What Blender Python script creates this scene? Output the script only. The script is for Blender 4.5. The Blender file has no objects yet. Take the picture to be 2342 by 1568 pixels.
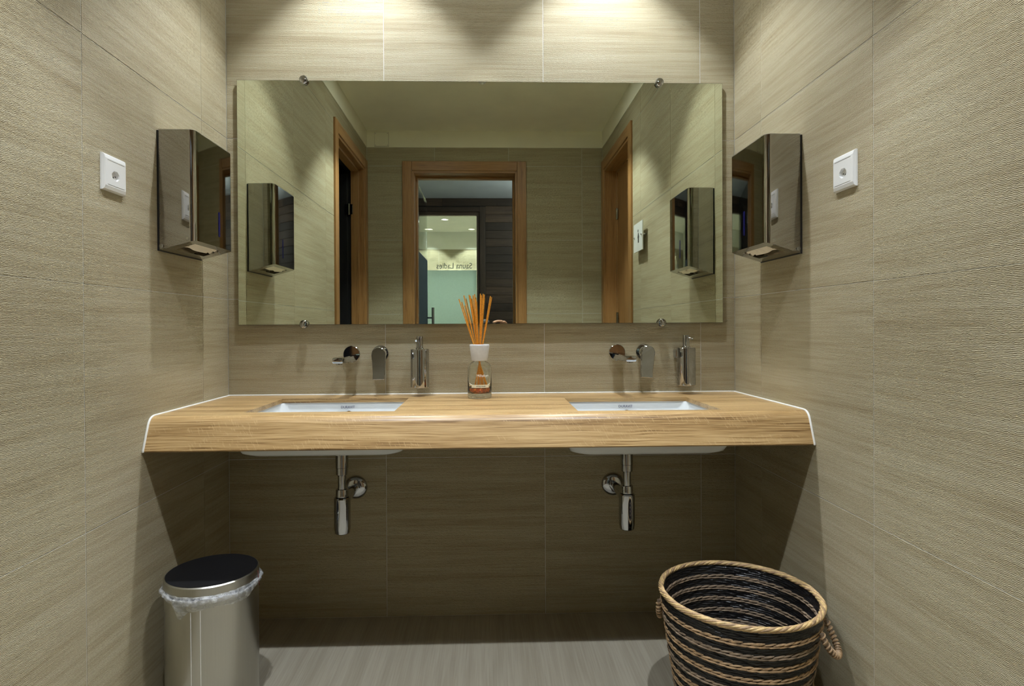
import bpy, bmesh, math, random
from mathutils import Vector, Matrix
random.seed(7)
R = math.radians
PI = math.pi
scene = bpy.context.scene
COL = scene.collection

# ------------------------------------------------------------------ camera
cam_d = bpy.data.cameras.new('camera')
cam = bpy.data.objects.new('camera', cam_d)
COL.objects.link(cam)
cam_d.sensor_width = 36.0
cam_d.lens = 1364.87 / 2342 * 36
cam_d.shift_x = (1171 - 1155.51) / 2342
cam_d.shift_y = (756.01 - 784) / 2342
cam_d.clip_start = 0.02
cam.matrix_world = (Matrix.Translation((0, -2.2601, 1.0913)) @ Matrix.Rotation(-0.0301, 4, 'Z')
                    @ Matrix.Rotation(PI / 2 - 0.0061, 4, 'X') @ Matrix.Rotation(-0.005, 4, 'Z'))
scene.camera = cam

# ------------------------------------------------------------------ world, view, light constants
w = bpy.data.worlds.new('world'); scene.world = w
w.use_nodes = True
w.node_tree.nodes['Background'].inputs[0].default_value = (0.5, 0.55, 0.62, 1)
w.node_tree.nodes['Background'].inputs[1].default_value = 0.0
scene.view_settings.view_transform = 'Standard'
scene.view_settings.look = 'None'
scene.view_settings.gamma = 1
scene.view_settings.use_curve_mapping = False
scene.view_settings.exposure = 0.0
scene.cycles.max_bounces = 9
scene.cycles.diffuse_bounces = 6
scene.cycles.glossy_bounces = 5
scene.cycles.transmission_bounces = 8
scene.cycles.transparent_max_bounces = 8
scene.cycles.blur_glossy = 0.15
scene.cycles.sample_clamp_indirect = 40.0
scene.cycles.use_light_tree = False
scene.cycles.use_adaptive_sampling = True
scene.cycles.adaptive_threshold = 0.08
scene.cycles.adaptive_min_samples = 16
LIGHT_Z = 2.775                       # lamp inside the recessed can
ROW_FRONT, ROW_BACK = -0.295, -1.53   # distance of the two downlight rows from the mirror wall
LX = (-0.46, 0.44)
P_FRONT, P_BACK = 62.0, 98.0
WARM = (0.94, 1.0, 1.07)
P_FILL = 2.4                         # added fill disc below each downlight, lifts the darker areas
CORRIDOR = 46.0

# ------------------------------------------------------------------ room dimensions (metres)
XL, XR, YR = -0.968, 0.9487, -2.63
ZT, ZC = 2.55, 2.684                  # top of the tiling, ceiling


# ================================================================== node helpers
def new_mat(name):
    m = bpy.data.materials.new(name); m.use_nodes = True
    nt = m.node_tree
    return m, nt, nt.nodes['Principled BSDF']


def nd(nt, kind, **kw):
    n = nt.nodes.new(kind)
    for k, v in kw.items():
        if k.startswith('i_'):
            key = k[2:]
            n.inputs[int(key) if key.isdigit() else key].default_value = v
        else:
            setattr(n, k, v)
    return n


def math_n(nt, op, a, b=None, c=None):
    n = nt.nodes.new('ShaderNodeMath'); n.operation = op
    for i, v in enumerate((a, b, c)):
        if v is None: continue
        if isinstance(v, (int, float)): n.inputs[i].default_value = v
        else: nt.links.new(v, n.inputs[i])
    return n.outputs[0]


def ramp(nt, fac, stops):
    n = nt.nodes.new('ShaderNodeValToRGB')
    e = n.color_ramp.elements
    while len(e) > 1: e.remove(e[-1])
    e[0].position = stops[0][0]; e[0].color = (*stops[0][1], 1)
    for p, c in stops[1:]:
        x = e.new(p); x.color = (*c, 1)
    nt.links.new(fac, n.inputs[0])
    return n.outputs[0]


def combine(nt, x, y, z=0.0):
    n = nt.nodes.new('ShaderNodeCombineXYZ')
    for i, v in enumerate((x, y, z)):
        if isinstance(v, (int, float)): n.inputs[i].default_value = v
        else: nt.links.new(v, n.inputs[i])
    return n.outputs[0]


def noise(nt, vec, scale=1.0, detail=2.0, rough=0.5):
    n = nt.nodes.new('ShaderNodeTexNoise')
    n.inputs['Scale'].default_value = scale
    n.inputs['Detail'].default_value = detail
    n.inputs['Roughness'].default_value = rough
    nt.links.new(vec, n.inputs['Vector'])
    return n.outputs[0]


def pos(nt):
    g = nt.nodes.new('ShaderNodeNewGeometry')
    s = nt.nodes.new('ShaderNodeSeparateXYZ')
    nt.links.new(g.outputs['Position'], s.inputs[0])
    return s.outputs[0], s.outputs[1], s.outputs[2]


def mix_col(nt, fac, a, b, mode='MIX'):
    n = nt.nodes.new('ShaderNodeMix'); n.data_type = 'RGBA'; n.blend_type = mode
    for i, v in ((0, fac), (6, a), (7, b)):
        if isinstance(v, (int, float)): n.inputs[i].default_value = v
        elif isinstance(v, tuple): n.inputs[i].default_value = (*v, 1)
        else: nt.links.new(v, n.inputs[i])
    return n.outputs[2]


def bump(nt, bsdf, height, strength=1.0, dist=1.0):
    n = nt.nodes.new('ShaderNodeBump')
    n.inputs['Strength'].default_value = strength
    n.inputs['Distance'].default_value = dist
    nt.links.new(height, n.inputs['Height'])
    nt.links.new(n.outputs[0], bsdf.inputs['Normal'])


def plain(name, col, rough=0.5, metal=0.0, var=0.06, scale=18.0, spec=None, bump_amt=0.0):
    """one colour with faint procedural unevenness"""
    m, nt, b = new_mat(name)
    x, y, z = pos(nt)
    f = noise(nt, combine(nt, x, y, z), scale, 3)
    lo = tuple(c * (1 - var) for c in col); hi = tuple(min(1, c * (1 + var)) for c in col)
    nt.links.new(ramp(nt, f, [(0.3, lo), (0.7, hi)]), b.inputs['Base Color'])
    b.inputs['Roughness'].default_value = rough
    b.inputs['Metallic'].default_value = metal
    if spec is not None: b.inputs['Specular IOR Level'].default_value = spec
    if bump_amt:
        bump(nt, b, f, 1.0, bump_amt)
    return m


def tile_material(name, cols, amp=0.00034, floor=False):
    m, nt, b = new_mat(name)
    x, y, z = pos(nt)
    info = nt.nodes.new('ShaderNodeObjectInfo')
    off = math_n(nt, 'MULTIPLY', info.outputs['Random'], 23.0)
    if floor:
        u, v = y, x
    else:
        u, v = math_n(nt, 'ADD', x, y), z
    uo = math_n(nt, 'ADD', u, off)
    vo = math_n(nt, 'ADD', v, off)
    # long sedimentary streaks
    g1 = noise(nt, combine(nt, math_n(nt, 'MULTIPLY', uo, 0.9), math_n(nt, 'MULTIPLY', vo, 26.0)), 1.0, 3, 0.62)
    g2 = noise(nt, combine(nt, math_n(nt, 'MULTIPLY', uo, 5.0), math_n(nt, 'MULTIPLY', vo, 170.0)), 1.0, 1, 0.6)
    g3 = noise(nt, combine(nt, math_n(nt, 'MULTIPLY', uo, 3.0), math_n(nt, 'MULTIPLY', vo, 5.0)), 1.0, 1)
    s = math_n(nt, 'ADD', math_n(nt, 'MULTIPLY', g1, 0.62), math_n(nt, 'MULTIPLY', g2, 0.38))
    c = ramp(nt, s, [(0.30, cols[0]), (0.47, cols[1]), (0.56, cols[2]), (0.72, cols[3])])
    c = mix_col(nt, math_n(nt, 'MULTIPLY', g3, 0.35), c, cols[4])
    nt.links.new(c, b.inputs['Base Color'])
    b.inputs['Roughness'].default_value = 0.62
    b.inputs['Specular IOR Level'].default_value = 0.3
    # wavy chiselled relief running along the tile
    ph = noise(nt, combine(nt, math_n(nt, 'MULTIPLY', uo, 140.0), math_n(nt, 'MULTIPLY', vo, 60.0)), 1.0, 1, 0.45)
    am = noise(nt, combine(nt, math_n(nt, 'MULTIPLY', uo, 85.0), math_n(nt, 'MULTIPLY', vo, 170.0)), 1.0, 0)
    if floor:
        h = math_n(nt, 'MULTIPLY', g2, 0.0006)
    else:
        phase = math_n(nt, 'ADD', math_n(nt, 'MULTIPLY', vo, 2 * PI / 0.0032), math_n(nt, 'MULTIPLY', ph, 10.0))
        am2 = math_n(nt, 'MULTIPLY', math_n(nt, 'MAXIMUM', math_n(nt, 'SUBTRACT', am, 0.22), 0.0), amp * 3.2)
        h = math_n(nt, 'MULTIPLY', math_n(nt, 'SINE', phase), am2)
        fine = noise(nt, combine(nt, math_n(nt, 'MULTIPLY', uo, 210.0), math_n(nt, 'MULTIPLY', vo, 330.0)), 1.0, 0)
        h = math_n(nt, 'ADD', h, math_n(nt, 'MULTIPLY', fine, amp * 2.6))
    bump(nt, b, h)
    return m


def wood_material(name, cols, axis='X', rough=0.38, fleck=False, fine=300.0, bumpy=0.00018, vary=0.0):
    m, nt, b = new_mat(name)
    x, y, z = pos(nt)
    info = nt.nodes.new('ShaderNodeObjectInfo')
    off = math_n(nt, 'MULTIPLY', info.outputs['Random'], 11.0)
    if axis == 'X': al, c1, c2 = x, y, z
    elif axis == 'Z': al, c1, c2 = z, x, y
    else: al, c1, c2 = y, x, z
    al = math_n(nt, 'ADD', al, off)
    warp = noise(nt, combine(nt, math_n(nt, 'MULTIPLY', al, 3.0), math_n(nt, 'MULTIPLY', c1, 9.0), math_n(nt, 'MULTIPLY', c2, 9.0)), 1.0, 2)
    wz = math_n(nt, 'ADD', c2, math_n(nt, 'MULTIPLY', warp, 0.014))
    wy = math_n(nt, 'ADD', c1, math_n(nt, 'MULTIPLY', warp, 0.014))
    g1 = noise(nt, combine(nt, math_n(nt, 'MULTIPLY', al, 1.1), math_n(nt, 'MULTIPLY', wy, 22.0), math_n(nt, 'MULTIPLY', wz, 22.0)), 1.0, 3)
    g2 = noise(nt, combine(nt, math_n(nt, 'MULTIPLY', al, 5.0), math_n(nt, 'MULTIPLY', wy, fine), math_n(nt, 'MULTIPLY', wz, fine)), 1.0, 3, 0.65)
    s = math_n(nt, 'ADD', math_n(nt, 'MULTIPLY', g1, 0.35), math_n(nt, 'MULTIPLY', g2, 0.65))
    c = ramp(nt, s, [(0.36, cols[0]), (0.455, cols[1]), (0.56, cols[2]), (0.70, cols[3])])
    if fleck:   # pale medullary flecks across the grain
        d = math_n(nt, 'ADD', al, math_n(nt, 'MULTIPLY', c2, 0.6))
        fl = noise(nt, combine(nt, math_n(nt, 'MULTIPLY', d, 260.0), math_n(nt, 'MULTIPLY', c1, 40.0), math_n(nt, 'MULTIPLY', c2, 60.0)), 1.0, 1)
        msk = noise(nt, combine(nt, math_n(nt, 'MULTIPLY', al, 5.0), math_n(nt, 'MULTIPLY', c1, 14.0), math_n(nt, 'MULTIPLY', c2, 26.0)), 1.0, 1)
        k = math_n(nt, 'MULTIPLY', math_n(nt, 'GREATER_THAN', fl, 0.635), math_n(nt, 'GREATER_THAN', msk, 0.5))
        c = mix_col(nt, math_n(nt, 'MULTIPLY', k, 0.32), c, cols[3])
    if vary:    # boards differ in tone from one to the next
        v_ = math_n(nt, 'ADD', math_n(nt, 'MULTIPLY', info.outputs['Random'], vary), 1.0 - vary * 0.5)
        c = mix_col(nt, 1.0, c, combine(nt, v_, v_, v_), 'MULTIPLY')
    nt.links.new(c, b.inputs['Base Color'])
    b.inputs['Roughness'].default_value = rough
    bump(nt, b, g2, 1.0, bumpy)
    return m


def metal_material(name, col, rough, brushed=None):
    m, nt, b = new_mat(name)
    x, y, z = pos(nt)
    b.inputs['Metallic'].default_value = 1.0
    if brushed:
        v = {'Z': combine(nt, math_n(nt, 'MULTIPLY', x, 900.0), math_n(nt, 'MULTIPLY', y, 900.0), math_n(nt, 'MULTIPLY', z, 6.0)),
             'H': combine(nt, math_n(nt, 'MULTIPLY', x, 8.0), math_n(nt, 'MULTIPLY', y, 8.0), math_n(nt, 'MULTIPLY', z, 900.0))}[brushed]
    else:
        v = combine(nt, x, y, z)
    f = noise(nt, v, 1.0 if brushed else 14.0, 2)
    nt.links.new(ramp(nt, f, [(0.3, tuple(c * 0.94 for c in col)), (0.7, col)]), b.inputs['Base Color'])
    r = nt.nodes.new('ShaderNodeMapRange')
    r.inputs[3].default_value = rough * 0.85; r.inputs[4].default_value = rough * 1.15
    nt.links.new(f, r.inputs[0]); nt.links.new(r.outputs[0], b.inputs['Roughness'])
    return m


def glass_material(name, col=(1, 1, 1), rough=0.0, ior=1.45):
    m, nt, b = new_mat(name)
    x, y, z = pos(nt)
    f = noise(nt, combine(nt, x, y, z), 9.0, 1)
    nt.links.new(ramp(nt, f, [(0.2, tuple(c * 0.985 for c in col)), (0.8, col)]), b.inputs['Base Color'])
    b.inputs['Roughness'].default_value = rough
    b.inputs['IOR'].default_value = ior
    b.inputs['Transmission Weight'].default_value = 1.0
    return m


def thin_glass(name, tint, alpha_gloss=0.06):
    """architectural pane: mostly clear, a faint mirror reflection"""
    m = bpy.data.materials.new(name); m.use_nodes = True
    nt = m.node_tree
    for n in list(nt.nodes):
        if n.type != 'OUTPUT_MATERIAL': nt.nodes.remove(n)
    out = [n for n in nt.nodes if n.type == 'OUTPUT_MATERIAL'][0]
    t = nd(nt, 'ShaderNodeBsdfTransparent'); t.inputs[0].default_value = (*tint, 1)
    g = nd(nt, 'ShaderNodeBsdfGlossy'); g.inputs[1].default_value = 0.02
    lw = nd(nt, 'ShaderNodeFresnel'); lw.inputs[0].default_value = 1.45
    mx = nd(nt, 'ShaderNodeMixShader')
    nt.links.new(math_n(nt, 'MULTIPLY', lw.outputs[0], 0.8), mx.inputs[0])
    nt.links.new(t.outputs[0], mx.inputs[1]); nt.links.new(g.outputs[0], mx.inputs[2])
    nt.links.new(mx.outputs[0], out.inputs[0])
    return m


def film_material(name, col):
    """frosted foil: scatters light through"""
    m = bpy.data.materials.new(name); m.use_nodes = True
    nt = m.node_tree
    for n in list(nt.nodes):
        if n.type != 'OUTPUT_MATERIAL': nt.nodes.remove(n)
    out = [n for n in nt.nodes if n.type == 'OUTPUT_MATERIAL'][0]
    x, y, z = pos(nt)
    f = noise(nt, combine(nt, x, y, z), 60.0, 2)
    c = ramp(nt, f, [(0.3, tuple(v * 0.96 for v in col)), (0.7, col)])
    tl = nd(nt, 'ShaderNodeBsdfTranslucent'); df = nd(nt, 'ShaderNodeBsdfDiffuse')
    nt.links.new(c, tl.inputs[0]); nt.links.new(c, df.inputs[0])
    mx = nd(nt, 'ShaderNodeMixShader'); mx.inputs[0].default_value = 0.25
    nt.links.new(tl.outputs[0], mx.inputs[1]); nt.links.new(df.outputs[0], mx.inputs[2])
    nt.links.new(mx.outputs[0], out.inputs[0])
    return m


def emit_material(name, col, strength, sampling='NONE'):
    m, nt, b = new_mat(name)
    b.inputs['Base Color'].default_value = (*col, 1)
    b.inputs['Emission Color'].default_value = (*col, 1)
    b.inputs['Emission Strength'].default_value = strength
    m.cycles.emission_sampling = sampling
    return m


M = {}
M['tile'] = tile_material('stone_tile', [(0.29, 0.235, 0.136), (0.372, 0.322, 0.206), (0.412, 0.366, 0.245), (0.45, 0.411, 0.292), (0.408, 0.361, 0.236)])
M['floor'] = tile_material('floor_tile', [(0.28, 0.25, 0.19), (0.335, 0.305, 0.235), (0.375, 0.345, 0.272), (0.415, 0.385, 0.31), (0.38, 0.35, 0.277)], floor=True)
M['grout'] = plain('light_grout', (0.60, 0.61, 0.59), 0.8, var=0.05)
M['sealant'] = plain('white_sealant', (0.80, 0.80, 0.76), 0.4, var=0.03)
M['paint'] = plain('ceiling_paint', (0.78, 0.76, 0.62), 0.85, var=0.03, scale=5)
M['oak'] = wood_material('pale_oak', [(0.135, 0.068, 0.020), (0.34, 0.21, 0.084), (0.475, 0.32, 0.145), (0.595, 0.425, 0.215)], 'X', 0.34, fleck=True)
M['oak_z'] = wood_material('door_oak_upright', [(0.20, 0.095, 0.03), (0.31, 0.155, 0.052), (0.37, 0.195, 0.07), (0.43, 0.24, 0.10)], 'Z', 0.42)
M['oak_x'] = wood_material('door_oak_crosswise', [(0.20, 0.095, 0.03), (0.31, 0.155, 0.052), (0.37, 0.195, 0.07), (0.43, 0.24, 0.10)], 'X', 0.42)
M['oak_y'] = wood_material('door_oak_lengthwise', [(0.20, 0.095, 0.03), (0.31, 0.155, 0.052), (0.37, 0.195, 0.07), (0.43, 0.24, 0.10)], 'Y', 0.42)
M['dark_z'] = wood_material('dark_wood_upright', [(0.026, 0.015, 0.009), (0.05, 0.03, 0.018), (0.07, 0.043, 0.025), (0.095, 0.06, 0.036)], 'Z', 0.5)
M['dark_x'] = wood_material('dark_wood_plank', [(0.026, 0.013, 0.006), (0.052, 0.029, 0.016), (0.074, 0.043, 0.024), (0.105, 0.064, 0.038)], 'X', 0.6, vary=0.9)
M['chrome'] = metal_material('chrome', (0.50, 0.515, 0.54), 0.045)
M['steel'] = metal_material('polished_dark_steel', (0.44, 0.43, 0.41), 0.035)
M['steel_top'] = metal_material('polished_steel_lid', (0.66, 0.65, 0.62), 0.30)
M['brushed'] = metal_material('brushed_steel', (0.50, 0.495, 0.455), 0.30, 'Z')
M['black_lid'] = plain('black_lid', (0.006, 0.006, 0.007), 0.6, var=0.1, spec=0.2)
M['black'] = plain('black_plastic', (0.012, 0.012, 0.013), 0.4, var=0.1)
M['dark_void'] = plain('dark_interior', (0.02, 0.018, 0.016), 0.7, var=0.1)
M['ceramic'] = plain('white_ceramic', (0.66, 0.69, 0.70), 0.08, var=0.015)
M['plastic'] = plain('white_plastic', (0.78, 0.79, 0.78), 0.3, var=0.015)
M['paper'] = plain('cream_paper', (0.80, 0.74, 0.60), 0.85, var=0.04, scale=60)
M['red_cord'] = plain('red_cord', (0.10, 0.005, 0.008), 0.5, var=0.1)
M['blue_window'] = plain('blue_window', (0.006, 0.007, 0.10), 0.15, var=0.1)
M['logo'] = plain('logo_ink', (0.03, 0.035, 0.10), 0.5, var=0.1)
M['print_grey'] = plain('grey_lettering', (0.13, 0.15, 0.14), 0.6, var=0.05)
M['print_white'] = plain('white_print', (0.85, 0.85, 0.80), 0.5, var=0.03)
M['print_dark'] = plain('dark_print', (0.05, 0.05, 0.05), 0.5, var=0.05)
M['label'] = plain('pale_label', (0.72, 0.66, 0.48), 0.6, var=0.04)
M['reed'] = plain('orange_reed', (0.85, 0.36, 0.035), 0.5, var=0.18, scale=240)
M['bottle_glass'] = glass_material('bottle_glass', (0.98, 1.0, 0.98))
M['liquid'] = glass_material('amber_liquid', (0.72, 0.16, 0.02), 0.0, 1.36)
M['cap'] = plain('white_cap', (0.66, 0.68, 0.70), 0.45, var=0.05, scale=80)
M['straw'] = plain('natural_straw', (0.40, 0.265, 0.145), 0.6, var=0.38, scale=70, bump_amt=0.0015)
M['straw_grey'] = plain('weathered_straw', (0.25, 0.185, 0.125), 0.65, var=0.38, scale=60, bump_amt=0.0015)
M['straw_rim'] = plain('pale_rim_straw', (0.58, 0.41, 0.19), 0.5, var=0.3, scale=90, bump_amt=0.0012)
M['straw_black'] = plain('black_straw', (0.008, 0.008, 0.009), 0.33, var=0.3, scale=90, bump_amt=0.002)
M['corr_paint'] = plain('corridor_paint', (0.62, 0.63, 0.65), 0.85, var=0.03, scale=5)
M['sauna_paint'] = plain('sauna_paint', (0.80, 0.80, 0.72), 0.85, var=0.03, scale=5)
M['clear'] = thin_glass('clear_pane', (0.93, 0.96, 0.94))
M['film'] = film_material('frosted_film', (0.66, 0.74, 0.68))
M['film_blue'] = film_material('frosted_film_bluish', (0.36, 0.42, 0.46))
M['lamp'] = emit_material('lamp_glow', (1.0, 0.93, 0.78), 60.0)
M['lamp_sauna'] = emit_material('sauna_lamp_glow', (1.0, 0.96, 0.84), 40.0)
M['lamp_cool'] = emit_material('corridor_fill_glow', (0.82, 0.92, 1.0), CORRIDOR, 'FRONT')
M['skin'] = plain('skin', (0.55, 0.30, 0.20), 0.5, var=0.08, scale=40)
M['cloth_dark'] = plain('dark_clothing', (0.018, 0.019, 0.022), 0.85, var=0.2, scale=60)
M['hair'] = plain('brown_hair', (0.03, 0.02, 0.013), 0.6, var=0.3, scale=90)


def mirror_mat():
    m, nt, b = new_mat('silvered_glass')
    x, y, z = pos(nt)
    f = noise(nt, combine(nt, x, y, z), 3.0, 2)
    nt.links.new(ramp(nt, f, [(0.3, (0.775, 0.835, 0.70)), (0.7, (0.785, 0.845, 0.71))]), b.inputs['Base Color'])
    b.inputs['Metallic'].default_value = 1.0
    b.inputs['Roughness'].default_value = 0.0
    return m
M['mirror'] = mirror_mat()


def bag_mat():
    m, nt, b = new_mat('thin_plastic_film')
    x, y, z = pos(nt)
    f = noise(nt, combine(nt, x, y, z), 55.0, 4, 0.6)
    nt.links.new(ramp(nt, f, [(0.3, (0.62, 0.65, 0.68)), (0.7, (0.86, 0.88, 0.90))]), b.inputs['Base Color'])
    b.inputs['Roughness'].default_value = 0.18
    r = nt.nodes.new('ShaderNodeMapRange')
    r.inputs[1].default_value = 0.35; r.inputs[2].default_value = 0.72
    r.inputs[3].default_value = 0.12; r.inputs[4].default_value = 0.62
    nt.links.new(f, r.inputs[0]); nt.links.new(r.outputs[0], b.inputs['Alpha'])
    bump(nt, b, f, 1.0, 0.006)
    return m
M['bag'] = bag_mat()


# ================================================================== mesh helpers
def box(bm, x0, x1, y0, y1, z0, z1, bev=0.0, seg=2):
    v = [bm.verts.new((x, y, z)) for z in (min(z0, z1), max(z0, z1)) for y in (min(y0, y1), max(y0, y1)) for x in (min(x0, x1), max(x0, x1))]
    f = [(0, 2, 3, 1), (4, 5, 7, 6), (0, 1, 5, 4), (2, 6, 7, 3), (0, 4, 6, 2), (1, 3, 7, 5)]
    fs = [bm.faces.new([v[i] for i in q]) for q in f]
    if bev > 0:
        es = {e for q in fs for e in q.edges}
        bmesh.ops.bevel(bm, geom=list(es), offset=bev, segments=seg, profile=0.5, affect='EDGES')


def lathe(bm, prof, cx=0, cy=0, seg=32, axis='Z', cz=0, caps=True):
    """prof: (radius, height) pairs; axis of revolution Z, or Y with height measured along -Y"""
    rings = []
    for r, h in prof:
        ring = []
        for i in range(seg):
            a = 2 * PI * i / seg
            if axis == 'Z': p = (cx + r * math.cos(a), cy + r * math.sin(a), h)
            elif axis == 'Y': p = (cx + r * math.cos(a), cy - h, cz + r * math.sin(a))
            else: p = (cx + h, cy + r * math.cos(a), cz + r * math.sin(a))
            ring.append(bm.verts.new(p))
        rings.append(ring)
    for a, b in zip(rings, rings[1:]):
        for i in range(seg):
            j = (i + 1) % seg
            bm.faces.new((a[i], a[j], b[j], b[i]))
    if caps:
        bm.faces.new(rings[0]); bm.faces.new(rings[-1])


def tube(bm, pts, rad, seg=8, closed=False, caps=True):
    pts = [Vector(p) for p in pts]
    n = len(pts)
    rads = rad if isinstance(rad, (list, tuple)) else [rad] * n
    rings = []
    prev = None
    for i, p in enumerate(pts):
        if closed: t = (pts[(i + 1) % n] - pts[i - 1]).normalized()
        else: t = (pts[min(i + 1, n - 1)] - pts[max(i - 1, 0)]).normalized()
        if prev is None:
            up = Vector((0, 0, 1)) if abs(t.z) < 0.9 else Vector((1, 0, 0))
            a = t.cross(up).normalized()
        else:
            a = (prev - t * prev.dot(t)).normalized()
        prev = a
        b = t.cross(a)
        rings.append([bm.verts.new(p + (a * math.cos(2 * PI * k / seg) + b * math.sin(2 * PI * k / seg)) * rads[i]) for k in range(seg)])
    m = n if closed else n - 1
    for i in range(m):
        A, B = rings[i], rings[(i + 1) % n]
        for k in range(seg):
            j = (k + 1) % seg
            bm.faces.new((A[k], A[j], B[j], B[k]))
    if caps and not closed:
        bm.faces.new(rings[0]); bm.faces.new(rings[-1])


def prism(bm, poly, fn0, fn1):
    """poly: list of 2-D points; fn0/fn1 map a point to the two end loops"""
    a = [bm.verts.new(fn0(*p)) for p in poly]
    b = [bm.verts.new(fn1(*p)) for p in poly]
    n = len(poly)
    bm.faces.new(a); bm.faces.new(b)
    for i in range(n):
        j = (i + 1) % n
        bm.faces.new((a[i], a[j], b[j], b[i]))


def mesh_from(bm, name, mats, smooth=None):
    bmesh.ops.recalc_face_normals(bm, faces=bm.faces[:])
    me = bpy.data.meshes.new(name)
    bm.to_mesh(me); bm.free()
    for m in (mats if isinstance(mats, (list, tuple)) else [mats]): me.materials.append(m)
    if smooth:
        for p in me.polygons: p.use_smooth = True
        me.set_sharp_from_angle(angle=R(smooth))
    return me


def link(name, me, parent=None):
    o = bpy.data.objects.new(name, me)
    COL.objects.link(o)
    if parent is not None:
        o.parent = parent
        o.matrix_parent_inverse = parent.matrix_basis.inverted()
    return o


def obj(name, bm, mat, parent=None, smooth=None):
    return link(name, mesh_from(bm, name, mat, smooth), parent)


def part(name, mat, parent, build, smooth=None):
    bm = bmesh.new(); build(bm)
    return obj(name, bm, mat, parent, smooth)


def tag(o, label, cat, group=None):
    o['label'] = label; o['category'] = cat
    if group: o['group'] = group
    return o


def thing(name, label, cat, loc, group=None):
    o = bpy.data.objects.new(name, None); COL.objects.link(o)
    o.location = loc
    o.matrix_basis = Matrix.Translation(loc)
    o.empty_display_size = 0.05
    return tag(o, label, cat, group)


def structure(o):
    o['kind'] = 'structure'
    return o


def cut(o, cutters):
    """boolean difference, baked into the mesh"""
    for c in cutters:
        md = o.modifiers.new('cut', 'BOOLEAN'); md.operation = 'DIFFERENCE'; md.solver = 'EXACT'; md.object = c
    bpy.context.view_layer.update()
    dg = bpy.context.evaluated_depsgraph_get()
    me = bpy.data.meshes.new_from_object(o.evaluated_get(dg))
    o.modifiers.clear()
    old = o.data; o.data = me
    bpy.data.meshes.remove(old)
    for c in cutters:
        cm = c.data; bpy.data.objects.remove(c); bpy.data.meshes.remove(cm)
    return o


def cutter(build):
    bm = bmesh.new(); build(bm)
    return obj('cutter', bm, M['grout'])


def text_mesh(body, size, extrude, mat, align='CENTER'):
    cu = bpy.data.curves.new('lettering', 'FONT')
    cu.body = body; cu.size = size; cu.extrude = extrude; cu.align_x = align; cu.align_y = 'CENTER'
    t = bpy.data.objects.new('lettering', cu); COL.objects.link(t)
    bpy.context.view_layer.update()
    me = bpy.data.meshes.new_from_object(t.evaluated_get(bpy.context.evaluated_depsgraph_get()))
    bpy.data.objects.remove(t); bpy.data.curves.remove(cu)
    me.materials.clear(); me.materials.append(mat)
    return me


# ================================================================== room shell
bm = bmesh.new()
box(bm, -2.6, 2.4, -8.6, 0.14, -0.08, 0.0)
structure(obj('floor', bm, M['floor']))

# --- openings: (from, to, height) of the casing's outside and of the clear opening
OUT_REAR, IN_REAR = (-0.681, 0.323, 2.437), (-0.606, 0.250, 2.360)
OUT_L, IN_L = (-2.600, -1.585, 2.430), (-2.522, -1.665, 2.353)
OUT_R, IN_R = (-2.620, -1.620, 2.430), (-2.542, -1.698, 2.353)
T_WALL = 0.15
G = 0.0021   # half joint width is G/2, joints lie G deep


def wall_body(name, build):
    bm = bmesh.new(); build(bm)
    return structure(obj(name, bm, M['grout']))


wall_back = wall_body('wall_back', lambda b: box(b, XL - T_WALL, XR + T_WALL, 0.0010, 0.14, 0, ZC + 0.1))


def side_wall(b, x0, x1, op):
    box(b, x0, x1, op[1], 0.0, 0, ZC + 0.1)
    box(b, x0, x1, YR, op[0], 0, ZC + 0.1)
    box(b, x0, x1, op[0], op[1], op[2], ZC + 0.1)


wall_left = wall_body('wall_left', lambda b: side_wall(b, XL - T_WALL, XL - 0.0010, IN_L))
wall_right = wall_body('wall_right', lambda b: side_wall(b, XR + 0.0010, XR + T_WALL, IN_R))


def rear_wall(b):
    y0, y1 = YR - 0.17, YR - 0.0010
    box(b, XL - T_WALL, IN_REAR[0], y0, y1, 0, ZC + 0.1)
    box(b, IN_REAR[1], XR + T_WALL, y0, y1, 0, ZC + 0.1)
    box(b, IN_REAR[0], IN_REAR[1], y0, y1, IN_REAR[2], ZC + 0.1)


wall_rear = wall_body('wall_rear', rear_wall)


def subtract(r, h):
    """rectangle r minus rectangle h: (a0,a1,z0,z1)"""
    a0, a1, z0, z1 = r
    if h is None or h[0] >= a1 or h[1] <= a0 or h[2] >= z1 or h[3] <= z0: return [r]
    out = []
    if h[3] < z1: out.append((a0, a1, max(z0, h[3]), z1))
    if h[2] > z0: out.append((a0, a1, z0, h[2]))
    zz0, zz1 = max(z0, h[2]), min(z1, h[3])
    if h[0] > a0: out.append((a0, h[0], zz0, zz1))
    if h[1] < a1: out.append((h[1], a1, zz0, zz1))
    return out


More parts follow.
